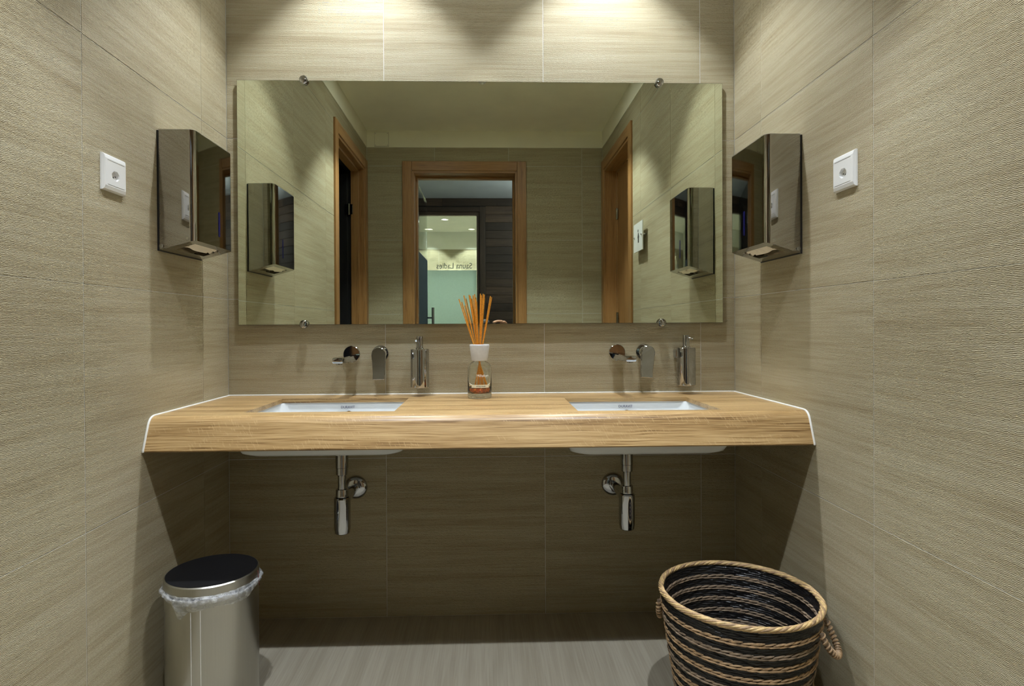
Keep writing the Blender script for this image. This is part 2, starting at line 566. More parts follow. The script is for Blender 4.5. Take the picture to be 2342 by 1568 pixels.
def tiles(wall, a_lines, z_lines, hole, place):
    """place(a, depth, z) -> world point; one object for each tile"""
    for a0, a1 in zip(a_lines, a_lines[1:]):
        for z0, z1 in zip(z_lines, z_lines[1:]):
            for (p0, p1, q0, q1) in subtract((a0 + G / 2, a1 - G / 2, z0 + G / 2, z1 - G / 2), hole):
                if p1 - p0 < 0.004 or q1 - q0 < 0.004: continue
                bm = bmesh.new()
                k = 0.0004
                lo = [bm.verts.new(place(a, -0.0010, z)) for a, z in ((p0, q0), (p1, q0), (p1, q1), (p0, q1))]
                mi = [bm.verts.new(place(a, -k, z)) for a, z in ((p0, q0), (p1, q0), (p1, q1), (p0, q1))]
                hi = [bm.verts.new(place(a, 0, z)) for a, z in ((p0 + k, q0 + k), (p1 - k, q0 + k), (p1 - k, q1 - k), (p0 + k, q1 - k))]
                bm.faces.new(hi)
                bm.faces.new(lo)
                for A, B in ((lo, mi), (mi, hi)):
                    for i in range(4):
                        j = (i + 1) % 4
                        bm.faces.new((A[i], A[j], B[j], B[i]))
                obj('tile', bm, M['tile'], wall)


ZL = [0, 0.6, 1.2, 1.8, 2.4, ZT]
tiles(wall_back, [XL, -0.3835, 0.2165, 0.8165, XR], ZL, None, lambda a, d, z: (a, -d, z))
tiles(wall_left, [YR, -2.597, -1.997, -1.397, -0.797, -0.197, 0.0], ZL, (OUT_L[0], OUT_L[1], -1, OUT_L[2]), lambda a, d, z: (XL + d, a, z))
tiles(wall_right, [YR, -2.621, -2.021, -1.421, -0.821, -0.221, 0.0], ZL, (OUT_R[0], OUT_R[1], -1, OUT_R[2]), lambda a, d, z: (XR - d, a, z))
tiles(wall_rear, [XL, -0.42, 0.18, 0.78, XR], ZL, (OUT_REAR[0], OUT_REAR[1], -1, OUT_REAR[2]), lambda a, d, z: (a, YR + d, z))

# painted band above the tiling (one piece running round the room)
for wl, args in ((wall_back, (XL, XR, 0.002, -0.004, ZT, ZC)), (wall_rear, (XL, XR, YR - 0.002, YR + 0.004, ZT, ZC)),
                 (wall_left, (XL - 0.002, XL + 0.004, YR, 0, ZT, ZC)), (wall_right, (XR - 0.004, XR + 0.002, YR, 0, ZT, ZC))):
    part('painted_band', M['paint'], wl, lambda b: box(b, *args))

# ceiling with the four downlight holes
bm = bmesh.new()
box(bm, XL - T_WALL, XR + T_WALL, YR - 0.17, 0.14, ZC, ZC + 0.03)
ceiling = structure(obj('ceiling', bm, M['paint']))
DL = [(x, y) for y in (ROW_FRONT, ROW_BACK) for x in LX]
CAN_R = 0.092
cut(ceiling, [cutter(lambda b, x=x, y=y: lathe(b, [(CAN_R, ZC - 0.02), (CAN_R, ZC + 0.06)], x, y, 40)) for x, y in DL])


def downlight(x, y, zc, label, power, lamp_mat, spot=True, size=None, r_can=CAN_R, group='recessed downlights', depth=0.106, colour=WARM, angle=86, blend=0.42, fill_power=0.0):
    t = thing('ceiling_downlight', label, 'downlight', (x, y, zc), group)
    part('trim_ring', M['plastic'], t, lambda b: lathe(b, [(r_can - 0.001, zc - 0.0005), (r_can - 0.001, zc - 0.005), (r_can + 0.008, zc - 0.005), (r_can + 0.012, zc - 0.0005)], x, y, 40, caps=False), 40)
    part('reflector_can', M['brushed'], t, lambda b: lathe(b, [(r_can - 0.001, zc - 0.001), (r_can - 0.001, zc + depth), (0.001, zc + depth)], x, y, 40, caps=False), 40)
    part('lamp', lamp_mat, t, lambda b: lathe(b, [(0.0, zc + depth - 0.006), (0.022, zc + depth - 0.0065), (0.026, zc + depth - 0.004), (0.026, zc + depth - 0.001)], x, y, 24, caps=False), 40)
    if spot:
        l = bpy.data.lights.new('downlight_beam', 'SPOT')
        l.energy = power; l.color = colour
        l.spot_size = R(angle); l.spot_blend = blend
        l.shadow_soft_size = 0.016
        lo = bpy.data.objects.new('downlight_beam', l); COL.objects.link(lo)
        lo.location = (x, y, zc + depth - 0.016)
        if fill_power:
            g = bpy.data.lights.new('downlight_fill', 'AREA')  # extra soft source added for fill, not part of the fitting
            g.shape = 'DISK'; g.size = 0.10; g.energy = fill_power; g.color = colour
            go = bpy.data.objects.new('downlight_fill', g); COL.objects.link(go)
            go.location = (x, y, zc - 0.006)
    return t


NAMES = ['recessed downlight over the left basin', 'recessed downlight over the right basin',
         'recessed downlight above the left side door', 'recessed downlight above the right side door']
for i, (x, y) in enumerate(DL):
    downlight(x, y, ZC, NAMES[i], P_FRONT if i < 2 else P_BACK, M['lamp'], fill_power=P_FILL)

t = thing('ceiling_sensor', 'small grey round sensor on the ceiling, cut by the mirror top edge', 'sensor', (-0.024, -1.640, ZC))
part('housing', M['corr_paint'], t, lambda b: lathe(b, [(0.026, ZC), (0.026, ZC - 0.006), (0.018, ZC - 0.016)], -0.024, -1.640, 24), 40)
part('sensor_lens', M['plastic'], t, lambda b: lathe(b, [(0.011, ZC - 0.016), (0.008, ZC - 0.021), (0.003, ZC - 0.023)], -0.024, -1.640, 16), 40)


# ------------------------------------------------------------------ doors
def hinge(parent, c, axis):
    """chrome barrel hinge with two plates"""
    x, y, z = c
    h = part('hinge', M['chrome'], parent, lambda b: lathe(b, [(0.009, z - 0.045), (0.009, z + 0.045)], x, y, 16), 40)
    if axis == 'x': part('hinge_plate', M['chrome'], h, lambda b: box(b, x - 0.03, x + 0.03, y - 0.002, y + 0.002, z - 0.04, z + 0.04, 0.001))
    else: part('hinge_plate', M['chrome'], h, lambda b: box(b, x - 0.002, x + 0.002, y - 0.03, y + 0.03, z - 0.04, z + 0.04, 0.001))


def casing(door, face, sgn, out, inn, axis, depth, mat_v, mat_h):
    """flat architrave on the wall face plus a lining through the wall.
    axis 'X': opening runs along X at y=face; 'Y': along Y at x=face; sgn: direction out of the wall"""
    def bx(b, a0, a1, d0, d1, z0, z1, bev=0.0):
        if axis == 'X': box(b, a0, a1, face + sgn * d0, face + sgn * d1, z0, z1, bev)
        else: box(b, face + sgn * d0, face + sgn * d1, a0, a1, z0, z1, bev)
    part('architrave', mat_v, door, lambda b: bx(b, out[0], inn[0], -0.002, 0.014, 0, out[2], 0.003))
    part('architrave', mat_v, door, lambda b: bx(b, inn[1], out[1], -0.002, 0.014, 0, out[2], 0.003))
    part('architrave_head', mat_h, door, lambda b: bx(b, inn[0] + 0.0015, inn[1] - 0.0015, -0.002, 0.013, inn[2], out[2], 0.003))
    s = 0.018
    part('door_lining', mat_v, door, lambda b: bx(b, inn[0] - 0.002, inn[0] + s, -depth, 0.004, 0, inn[2], 0.002))
    part('door_lining', mat_v, door, lambda b: bx(b, inn[1] - s, inn[1] + 0.002, -depth, 0.004, 0, inn[2], 0.002))
    part('door_lining_head', mat_h, door, lambda b: bx(b, inn[0] + s, inn[1] - s, -depth, 0.004, inn[2] - s, inn[2] + 0.002, 0.002))
    k = s + 0.016
    part('door_stop', mat_v, door, lambda b: bx(b, inn[0] + s, inn[0] + k, -depth, -depth + 0.06, 0, inn[2] - s, 0.002))
    part('door_stop', mat_v, door, lambda b: bx(b, inn[1] - k, inn[1] - s, -depth, -depth + 0.06, 0, inn[2] - s, 0.002))
    part('door_stop_head', mat_h, door, lambda b: bx(b, inn[0] + k, inn[1] - k, -depth, -depth + 0.06, inn[2] - k, inn[2] - s, 0.002))


def struct_empty(name, loc):
    o = bpy.data.objects.new(name, None); COL.objects.link(o)
    o.matrix_basis = Matrix.Translation(loc)
    return structure(o)


# rear doorway with a glass leaf standing open into the corridor
d1 = struct_empty('door_1', (-0.18, YR, 0))
casing(d1, YR, 1, OUT_REAR, IN_REAR, 'X', 0.175, M['oak_z'], M['oak_x'])
LXF = -0.588
leaf = part('glass_leaf', M['clear'], d1, lambda b: box(b, LXF - 0.004, LXF + 0.004, -3.64, -2.83, 0.01, 2.32, 0.001))
part('frosted_film', M['film_blue'], leaf, lambda b: box(b, LXF + 0.0045, LXF + 0.0052, -3.64, -2.83, 0.02, 1.745))
hinge(d1, (LXF + 0.008, -2.822, 2.02), 'y')
hinge(d1, (LXF + 0.008, -2.822, 0.35), 'y')
hd = part('pull_handle', M['brushed'], d1, lambda b: lathe(b, [(0.013, 0.85), (0.013, 1.285)], LXF + 0.062, -3.585, 20), 40)
for hz in (0.92, 1.185):
    part('handle_bracket', M['chrome'], hd, lambda b: tube(b, [(LXF + 0.004, -3.585, hz), (LXF + 0.062, -3.585, hz)], 0.008, 12), 40)

# left side doorway: dark glass leaf standing open into an unlit cabin
d2 = struct_empty('door_2', (XL, -2.09, 0))
casing(d2, XL, 1, OUT_L, IN_L, 'Y', 0.098, M['oak_z'], M['oak_y'])
for a_, b__ in ((IN_L[0] - 0.002, IN_L[0] + 0.018), (IN_L[1] - 0.018, IN_L[1] + 0.002)):  # added black strips carry the doorway's darkness over the bare wall ends
    part('dark_jamb_strip', M['black'], d2, lambda b: box(b, XL - 0.152, XL - 0.0982, a_, b__, 0, IN_L[2]))
part('dark_jamb_strip', M['black'], d2, lambda b: box(b, XL - 0.152, XL - 0.0982, IN_L[0] + 0.018, IN_L[1] - 0.018, IN_L[2] - 0.018, IN_L[2] + 0.002))
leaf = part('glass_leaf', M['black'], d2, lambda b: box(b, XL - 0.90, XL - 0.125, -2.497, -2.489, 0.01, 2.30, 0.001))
hinge(d2, (XL - 0.112, -2.482, 2.02), 'x')
hinge(d2, (XL - 0.112, -2.482, 0.35), 'x')

# right side doorway: oak leaf set back in the lining
d3 = struct_empty('door_3', (XR, -2.12, 0))
casing(d3, XR, -1, OUT_R, IN_R, 'Y', 0.15, M['oak_z'], M['oak_y'])
leaf = part('door_leaf', M['oak_z'], d3, lambda b: box(b, XR + 0.100, XR + 0.140, IN_R[0] + 0.026, IN_R[1] - 0.026, 0.008, IN_R[2] - 0.026, 0.003))
hinge(d3, (XR + 0.092, IN_R[0] + 0.030, 1.99), 'y')
hinge(d3, (XR + 0.092, IN_R[0] + 0.030, 1.16), 'y')
hinge(d3, (XR + 0.092, IN_R[0] + 0.030, 0.35), 'y')
part('door_handle', M['chrome'], leaf, lambda b: tube(b, [(XR + 0.100, IN_R[1] - 0.09, 1.04), (XR + 0.050, IN_R[1] - 0.09, 1.04), (XR + 0.046, IN_R[1] - 0.10, 1.04), (XR + 0.046, IN_R[1] - 0.21, 1.04)], 0.009, 12), 50)


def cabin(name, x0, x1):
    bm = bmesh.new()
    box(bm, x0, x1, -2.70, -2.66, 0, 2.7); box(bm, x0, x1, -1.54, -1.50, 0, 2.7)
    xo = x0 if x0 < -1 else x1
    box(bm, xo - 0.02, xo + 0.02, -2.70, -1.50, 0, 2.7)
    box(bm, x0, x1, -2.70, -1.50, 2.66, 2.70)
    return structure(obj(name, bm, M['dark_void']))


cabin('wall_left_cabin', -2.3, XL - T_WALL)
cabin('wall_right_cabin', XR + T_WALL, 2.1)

# ------------------------------------------------------------------ corridor and the room beyond
YW = -4.60          # dark timber wall on the far side of the corridor
ZCC = 2.565
bm = bmesh.new(); box(bm, -2.6, 2.4, YW - 0.12, YR - 0.17, ZCC, ZCC + 0.05)
structure(obj('ceiling_corridor', bm, M['corr_paint']))
bm = bmesh.new()
box(bm, -2.6, -2.5, YW, YR - 0.17, 0, ZCC); box(bm, 2.3, 2.4, YW, YR - 0.17, 0, ZCC)
structure(obj('wall_corridor_ends', bm, M['corr_paint']))
bm = bmesh.new()
box(bm, -2.5, XL - T_WALL, YR - 0.20, YR - 0.17, 0, ZCC); box(bm, XR + T_WALL, 2.3, YR - 0.20, YR - 0.17, 0, ZCC)
structure(obj('wall_corridor_near', bm, M['corr_paint']))
SX0, SX1, SZ = -1.02, -0.116, 2.375      # clear opening of the far glass door
bm = bmesh.new()
box(bm, -2.5, SX0 - 0.10, YW - 0.10, YW - 0.012, 0, ZCC); box(bm, SX1 + 0.10, 2.3, YW - 0.10, YW - 0.012, 0, ZCC)
box(bm, SX0 - 0.10, SX1 + 0.10, YW - 0.10, YW - 0.012, SZ + 0.09, ZCC)
wall_far = structure(obj('wall_corridor_timber', bm, M['dark_void']))
PH = 0.0925


def plank(x0, x1, z0, z1):
    part('plank', M['dark_x'], wall_far, lambda b: box(b, x0, x1, YW - 0.012, YW + random.uniform(-0.001, 0.004), z0 + 0.001, z1 - 0.001, 0.0015, 1))


z = 2.475
while z > 0.02:
    plank(SX1 + 0.102, 1.25, max(0, z - PH), z); plank(-2.3, SX0 - 0.102, max(0, z - PH), z)
    z -= PH
xs = [-2.3, -1.5, -0.82, -0.505, 0.12, 0.7, 1.25]
for a, b_ in zip(xs, xs[1:]): plank(a, b_, 2.475, ZCC)
d4 = struct_empty('door_4', (-0.57, YW, 0))
for a, b_ in ((SX0 - 0.10, SX0 - 0.034), (SX1 + 0.034, SX1 + 0.10)):
    part('door_frame', M['dark_z'], d4, lambda b: box(b, a, b_, YW - 0.10, YW + 0.012, 0, SZ + 0.09, 0.003))
for a, b_ in ((SX0 - 0.034, SX0), (SX1, SX1 + 0.034)):
    part('door_rebate', M['dark_z'], d4, lambda b: box(b, a, b_, YW - 0.09, YW - 0.004, 0, SZ + 0.03, 0.002))
part('door_frame_head', M['dark_x'], d4, lambda b: box(b, SX0 - 0.034, SX1 + 0.034, YW - 0.10, YW + 0.011, SZ + 0.034, SZ + 0.09, 0.003))
part('door_rebate_head', M['dark_x'], d4, lambda b: box(b, SX0, SX1, YW - 0.09, YW - 0.004, SZ, SZ + 0.034, 0.002))
pane = part('glass_leaf', M['clear'], d4, lambda b: box(b, SX0 + 0.003, SX1 - 0.003, YW - 0.052, YW - 0.044, 0.008, SZ - 0.003))
part('frosted_film', M['film'], pane, lambda b: box(b, SX0 + 0.003, SX1 - 0.003, YW - 0.0435, YW - 0.0430, 0.01, 1.747))
me = text_mesh('Sauna Ladies', 0.094, 0.0004, M['print_grey'])
me.transform(Matrix.Translation((-0.375, YW - 0.0425, 1.795)) @ Matrix.Rotation(PI, 4, 'Z') @ Matrix.Rotation(PI / 2, 4, 'X') @ Matrix.Diagonal((0.86, 1, 1, 1)))
link('sauna_lettering', me, pane)

# cool corridor light as an invented globe, hung unseen to brighten the ceiling
PX, PY, PZ = 0.95, -3.55, 2.18
t = thing('corridor_fill_lamp', 'cool white globe added out of view to light the corridor', 'lamp', (PX, PY, ZCC))
part('ceiling_rose', M['plastic'], t, lambda b: lathe(b, [(0.05, ZCC), (0.05, ZCC - 0.02), (0.01, ZCC - 0.03)], PX, PY, 32), 40)
part('lamp_cord', M['black'], t, lambda b: lathe(b, [(0.004, ZCC - 0.02), (0.004, PZ + 0.11)], PX, PY, 8))
part('lamp_globe', M['lamp_cool'], t, lambda b: lathe(b, [(0.0, PZ - 0.12)] + [(0.12 * math.sin(R(a)), PZ - 0.12 * math.cos(R(a))) for a in range(15, 180, 15)] + [(0.0, PZ + 0.12)], PX, PY, 32, caps=False), 60)

# room behind the far glass door
YS, ZS = -7.50, 2.64
bm = bmesh.new(); box(bm, -2.2, 1.2, YS - 0.1, YW - 0.10, ZS, ZS + 0.03)
c2 = structure(obj('ceiling_sauna_room', bm, M['sauna_paint']))
SL = [(-0.60, -6.35), (-0.90, -7.20), (-0.24, -7.20)]
cut(c2, [cutter(lambda b, x=x, y=y: lathe(b, [(0.052, ZS - 0.02), (0.052, ZS + 0.06)], x, y, 32)) for x, y in SL])
bm = bmesh.new(); box(bm, -2.2, 1.2, YS - 0.1, YS - 0.0010, 0, ZS)
ws = structure(obj('wall_sauna_far', bm, M['grout']))
tiles(ws, [-1.98, -1.38, -0.78, -0.18, 0.42, 1.02], [0, 0.56, 1.16, 1.76, 2.36], None, lambda a, d, z: (a, YS + d, z))
part('painted_band', M['sauna_paint'], ws, lambda b: box(b, -2.0, 1.1, YS - 0.002, YS + 0.004, 2.36, ZS))
bm = bmesh.new()
box(bm, -2.2, -2.0, YS, YW - 0.10, 0, ZS); box(bm, 1.1, 1.2, YS, YW - 0.10, 0, ZS)
structure(obj('wall_sauna_sides', bm, M['sauna_paint']))
LBL = ['small round downlight nearest the sauna glass door', 'small round downlight at the tiled sauna wall, left in the mirror', 'small round downlight at the tiled sauna wall, right in the mirror']
for (x, y), lb in zip(SL, LBL):
    near = y > -7
    downlight(x, y, ZS, lb, 260.0 if near else 46.0, M['lamp_sauna'], r_can=0.052, depth=0.035, group='downlights of the sauna room', angle=140 if near else 96, blend=0.3)

# access panel on the painted band of the rear wall
t = thing('access_panel', 'small square painted access panel above the rear wall tiles', 'panel', (-0.845, YR, 2.55))
part('panel_gap_shade', M['dark_void'], t, lambda b: box(b, -0.9035, -0.7885, YR + 0.003, YR + 0.0046, 2.5545, 2.6695))  # dark sheet painting the line of shade round the cover
part('cover_plate', M['paint'], t, lambda b: box(b, -0.902, -0.790, YR + 0.004, YR + 0.010, 2.556, 2.668, 0.0015))
for x in (-0.894, -0.798):
    for z in (2.564, 2.660):
        part('screw', M['brushed'], t, lambda b: lathe(b, [(0.004, -0.009), (0.004, -0.0115)], x, YR, 8, 'Y', z))

# ================================================================== counter and basins
ZK, YF = 0.840, -0.520
CX = [(-0.728, -0.281), (0.270, 0.703)]       # basin cut-outs along X
CY = [(-0.455, -0.122), (-0.485, -0.165)]


def counter_profile():
    p = [(-0.001, ZK)]
    r = 0.032
    # rounded nosing between the flat top and the sloping front
    fx0, fz0, fx1, fz1 = YF, ZK, -0.562, 0.745
    d2 = Vector((fx1 - fx0, fz1 - fz0)).normalized()
    d1 = Vector((-1, 0))
    corner = Vector((fx0 - 0.006, fz0))
    k = 0.024
    a, c = corner - d1 * k, corner + d2 * k
    for i in range(9):
        t_ = i / 8
        q = a * (1 - t_) ** 2 + corner * 2 * t_ * (1 - t_) + c * t_ ** 2
        p.append((q.x, q.y))
    p += [(fx1 - 0.0005, fz1 + 0.004), (fx1 + 0.003, fz1), (-0.540, 0.745), (-0.536, 0.749), (-0.515, 0.826), (-0.001, 0.826)]
    return p


counter = thing('vanity_counter', 'long pale oak counter with rounded front edge between the side walls', 'counter', (0, -0.28, ZK))
bm = bmesh.new()
prism(bm, counter_profile(), lambda y, z: (XL + 0.0025, y, z), lambda y, z: (XR - 0.0025, y, z))
top = obj('worktop', bm, M['oak'], counter)
cut(top, [cutter(lambda b, cx=cx, cy=cy: box(b, cx[0], cx[1], cy[0], cy[1], 0.78, 0.88)) for cx, cy in zip(CX, CY)])
for p in top.data.polygons: p.use_smooth = True
top.data.set_sharp_from_angle(angle=R(28))
prof = [(y, z) for y, z in counter_profile()[:11]]
part('sealant_bead', M['sealant'], counter, lambda b: tube(b, [(XL + 0.004, -0.004, ZK + 0.001), (XR - 0.004, -0.004, ZK + 0.001)], 0.0030, 8), 50)
for x in (XL + 0.003, XR - 0.003):
    part('sealant_bead', M['sealant'], counter, lambda b: tube(b, [(x, y, z + 0.0005) for y, z in prof] + [(x, -0.5615, 0.746)], 0.0032, 8), 50)


def rrect(cx, cy, hx, hy, r, n=6):
    pts = []
    for sx, sy, a0 in ((1, 1, 0), (-1, 1, 90), (-1, -1, 180), (1, -1, 270)):
        for i in range(n + 1):
            a = R(a0 + 90 * i / n)
            pts.append((cx + sx * (hx - r) + r * math.cos(a), cy + sy * (hy - r) + r * math.sin(a)))
    return pts


def loft(bm, loops, cap0=False, cap1=False):
    rings = [[bm.verts.new(p) for p in lp] for lp in loops]
    n = len(rings[0])
    for A, B in zip(rings, rings[1:]):
        for i in range(n):
            j = (i + 1) % n
            bm.faces.new((A[i], A[j], B[j], B[i]))
    if cap0: bm.faces.new(rings[0])
    if cap1: bm.faces.new(rings[-1])


def basin(i, label):
    cx, cy = (CX[i][0] + CX[i][1]) / 2, (CY[i][0] + CY[i][1]) / 2
    hx, hy = (CX[i][1] - CX[i][0]) / 2, (CY[i][1] - CY[i][0]) / 2
    t = thing('undermount_basin', label, 'sink', (cx, cy, 0.70), 'white undermount basins')
    L = lambda ax, ay, r, z: [(x, y, z) for x, y in rrect(cx, cy, ax, ay, r)]
    def shell(b):
        loft(b, [L(hx + 0.026, hy + 0.014, 0.03, 0.8255), L(hx + 0.026, hy + 0.014, 0.03, 0.735), L(hx + 0.020, hy + 0.006, 0.04, 0.715),
                 L(hx + 0.004, hy - 0.010, 0.05, 0.706), L(hx - 0.05, hy - 0.06, 0.05, 0.703), L(0.06, 0.05, 0.04, 0.700), L(0.045, 0.042, 0.04, 0.688), L(0.03, 0.03, 0.029, 0.685)], cap1=True)
        loft(b, [L(hx + 0.026, hy + 0.014, 0.03, 0.8255), L(hx + 0.006, hy + 0.006, 0.03, 0.8255), L(hx + 0.004, hy + 0.004, 0.03, 0.818),
                 L(hx - 0.008, hy - 0.006, 0.04, 0.740), L(hx - 0.03, hy - 0.03, 0.05, 0.720), L(hx - 0.08, hy - 0.08, 0.05, 0.713), L(0.03, 0.03, 0.029, 0.708)], cap1=True)
    part('bowl', M['ceramic'], t, shell, 50)
    lx = (-0.497, 0.487)[i]
    ya = CY[i][1] - 0.001
    # overflow ring on the back of the bowl, drain in the floor
    part('overflow_ring', M['chrome'], t, lambda b: lathe(b, [(0.013, 0.0), (0.013, 0.004), (0.009, 0.0045), (0.008, 0.001)], lx + 0.004, ya + 0.001, 24, 'Y', 0.784), 40)
    part('drain', M['chrome'], t, lambda b: lathe(b, [(0.030, 0.710), (0.030, 0.716), (0.026, 0.718)], cx, cy, 32), 40)
    me = text_mesh('DURAVIT', 0.0125, 0.0003, M['logo'])
    me.transform(Matrix.Translation((lx, ya - 0.0005, 0.8095)) @ Matrix.Rotation(R(84), 4, 'X') @ Matrix.Diagonal((0.95, 1, 1, 1)))
    link('maker_lettering', me, t)
    return t


basin(0, 'white undermount basin under the left half of the oak counter')
basin(1, 'white undermount basin under the right half of the oak counter')


def bottle_trap(x, y, wx, label):
    t = thing('bottle_trap', label, 'drain trap', (x, y, 0.42), 'chrome bottle traps under the counter')
    part('tailpiece_collar', M['chrome'], t, lambda b: lathe(b, [(0.0, 0.686), (0.030, 0.685), (0.030, 0.680), (0.0205, 0.679), (0.0205, 0.637), (0.0, 0.637)], x, y, 36, caps=False), 30)
    part('coupling_nut', M['chrome'], t, lambda b: lathe(b, [(0.0, 0.6365), (0.0195, 0.636), (0.0195, 0.615), (0.018, 0.613), (0.0, 0.613)], x, y, 36, caps=False), 30)
    part('down_pipe', M['chrome'], t, lambda b: lathe(b, [(0.0135, 0.615), (0.0135, 0.560)], x, y, 32), 30)
    part('trap_nut', M['chrome'], t, lambda b: lathe(b, [(0.0, 0.567), (0.0195, 0.566), (0.0205, 0.563), (0.0205, 0.542), (0.0, 0.541)], x, y, 36, caps=False), 30)
    part('trap_bottle', M['chrome'], t, lambda b: lathe(b, [(0.0, 0.5405), (0.024, 0.540), (0.0265, 0.536), (0.0265, 0.440), (0.0245, 0.430), (0.0238, 0.424), (0.021, 0.4215), (0.0, 0.421)], x, y, 40, caps=False), 30)
    zo = 0.512
    part('outlet_pipe', M['chrome'], t, lambda b: tube(b, [(x, y, zo + 0.008), (x * 0.7 + wx * 0.3, y * 0.72, zo), (wx, -0.03, zo - 0.018), (wx, 0.0, zo - 0.018)], 0.0155, 24), 40)
    part('outlet_nut', M['chrome'], t, lambda b: tube(b, [(x * 0.93 + wx * 0.07, y * 0.90, zo + 0.005), (x * 0.78 + wx * 0.22, y * 0.78, zo + 0.001)], 0.0195, 28), 40)
    part('wall_rosette', M['chrome'], t, lambda b: lathe(b, [(0.044, 0.0), (0.044, 0.003), (0.040, 0.009), (0.028, 0.014), (0.017, 0.016)], wx, -0.0005, 40, 'Y', zo - 0.020), 40)


bottle_trap(-0.476, -0.300, -0.498, 'chrome bottle trap and drain pipe under the left basin')
bottle_trap(0.459, -0.300, 0.476, 'chrome bottle trap and drain pipe under the right basin')


# ================================================================== taps and soap dispensers
def spout(x, tipx, label):
    t = thing('wall_spout', label, 'faucet', (x, 0, 0.98), 'chrome wall spouts')
    part('rosette', M['chrome'], t, lambda b: lathe(b, [(0.031, 0.0), (0.031, 0.007), (0.0295, 0.0085), (0.001, 0.0085)], x, -0.0002, 48, 'Y', 0.993, caps=False), 35)
    def arm(b):
        y0, y1 = -0.006, -0.190
        n = 6
        vs = []
        for i in range(n + 1):
            f = i / n
            y = y0 + (y1 - y0) * f
            cxm = x + (tipx - x) * f
            w_ = 0.0185
            zt = 0.992 - 0.004 * f; zb = 0.966 + 0.002 * f
            vs.append([b.verts.new(p) for p in ((cxm - w_ + 0.003, y, zb), (cxm + w_ - 0.003, y, zb), (cxm + w_, y, zb + 0.003), (cxm + w_, y, zt - 0.003), (cxm + w_ - 0.003, y, zt), (cxm - w_ + 0.003, y, zt), (cxm - w_, y, zt - 0.003), (cxm - w_, y, zb + 0.003))])
        for A, B in zip(vs, vs[1:]):
            for k in range(8):
                j = (k + 1) % 8
                b.faces.new((A[k], A[j], B[j], B[k]))
        # bowed end face, its lower half looking down at the counter
        prev_ = vs[-1]
        for dy, kx, kt, kb_ in ((0.0025, 0.97, 0.93, 0.90), (0.0042, 0.93, 0.80, 0.55), (0.0050, 0.90, 0.55, 0.05)):
            zm = 0.979
            tip = [b.verts.new((tipx + (v.co.x - tipx) * kx, y1 - dy, zm + (v.co.z - zm) * (kt if v.co.z > zm else kb_))) for v in vs[-1]]
            for k in range(8):
                j = (k + 1) % 8
                b.faces.new((prev_[k], prev_[j], tip[j], tip[k]))
            prev_ = tip
        b.faces.new(prev_); b.faces.new(vs[0])
    part('spout_arm', M['chrome'], t, arm, 30)
    part('aerator', M['chrome'], t, lambda b: lathe(b, [(0.011, 0.969), (0.011, 0.964), (0.008, 0.9625)], tipx, -0.174, 24), 40)


spout(-0.509, -0.515, 'chrome wall spout over the left basin, left of its lever')
spout(0.493, 0.502, 'chrome wall spout over the right basin, left of its lever')


def lever(x, tilt, label):
    t = thing('mixer_lever', label, 'faucet', (x, 0, 0.99), 'chrome mixer levers')
    zc = 0.994
    part('rosette', M['chrome'], t, lambda b: lathe(b, [(0.031, 0.0), (0.031, 0.005), (0.0295, 0.007), (0.001, 0.007)], x, -0.0002, 48, 'Y', zc, caps=False), 35)
    part('cartridge_body', M['chrome'], t, lambda b: lathe(b, [(0.026, 0.006), (0.026, 0.044), (0.0245, 0.046)], x + 0.001, 0, 48, 'Y', zc), 35)
    def blade(b):
        loops = []
        r = 0.0255
        out = []
        for i in range(13):
            a = PI * i / 12
            out.append((r * math.cos(a), r * math.sin(a), 0.0))
        for k in range(1, 10):
            f = k / 9
            out.append((-r + 0.004 * f, -0.093 * f, f))
        for k in range(9, 0, -1):
            f = k / 9
            out.append((r - 0.004 * f, -0.093 * f, f))
        c, s = math.cos(tilt), math.sin(tilt)
        def P(u, v, f, d):
            uu, vv = c * u - s * v, s * u + c * v
            flare = 0.003 * max(0.0, f - 0.3) + 0.045 * max(0.0, f - 0.78)
            return (x + 0.002 + uu, -0.046 - d - flare, zc + vv)
        A = [b.verts.new(P(u, v, f, 0.0)) for u, v, f in out]
        B = [b.verts.new(P(u, v, f, 0.011)) for u, v, f in out]
        Cc = [b.verts.new(P(u * 0.93, v * 0.975 if v < 0 else v * 0.93, f, 0.0128)) for u, v, f in out]
        n = len(out)
        for S, T in ((A, B), (B, Cc)):
            for i in range(n):
                j = (i + 1) % n
                b.faces.new((S[i], S[j], T[j], T[i]))
        b.faces.new(A); b.faces.new(Cc)
    part('lever_blade', M['chrome'], t, blade, 24)


lever(-0.402, 0.02, 'chrome mixer lever hanging between the left spout and soap dispenser')
lever(0.597, -0.09, 'chrome mixer lever hanging between the right spout and soap dispenser')


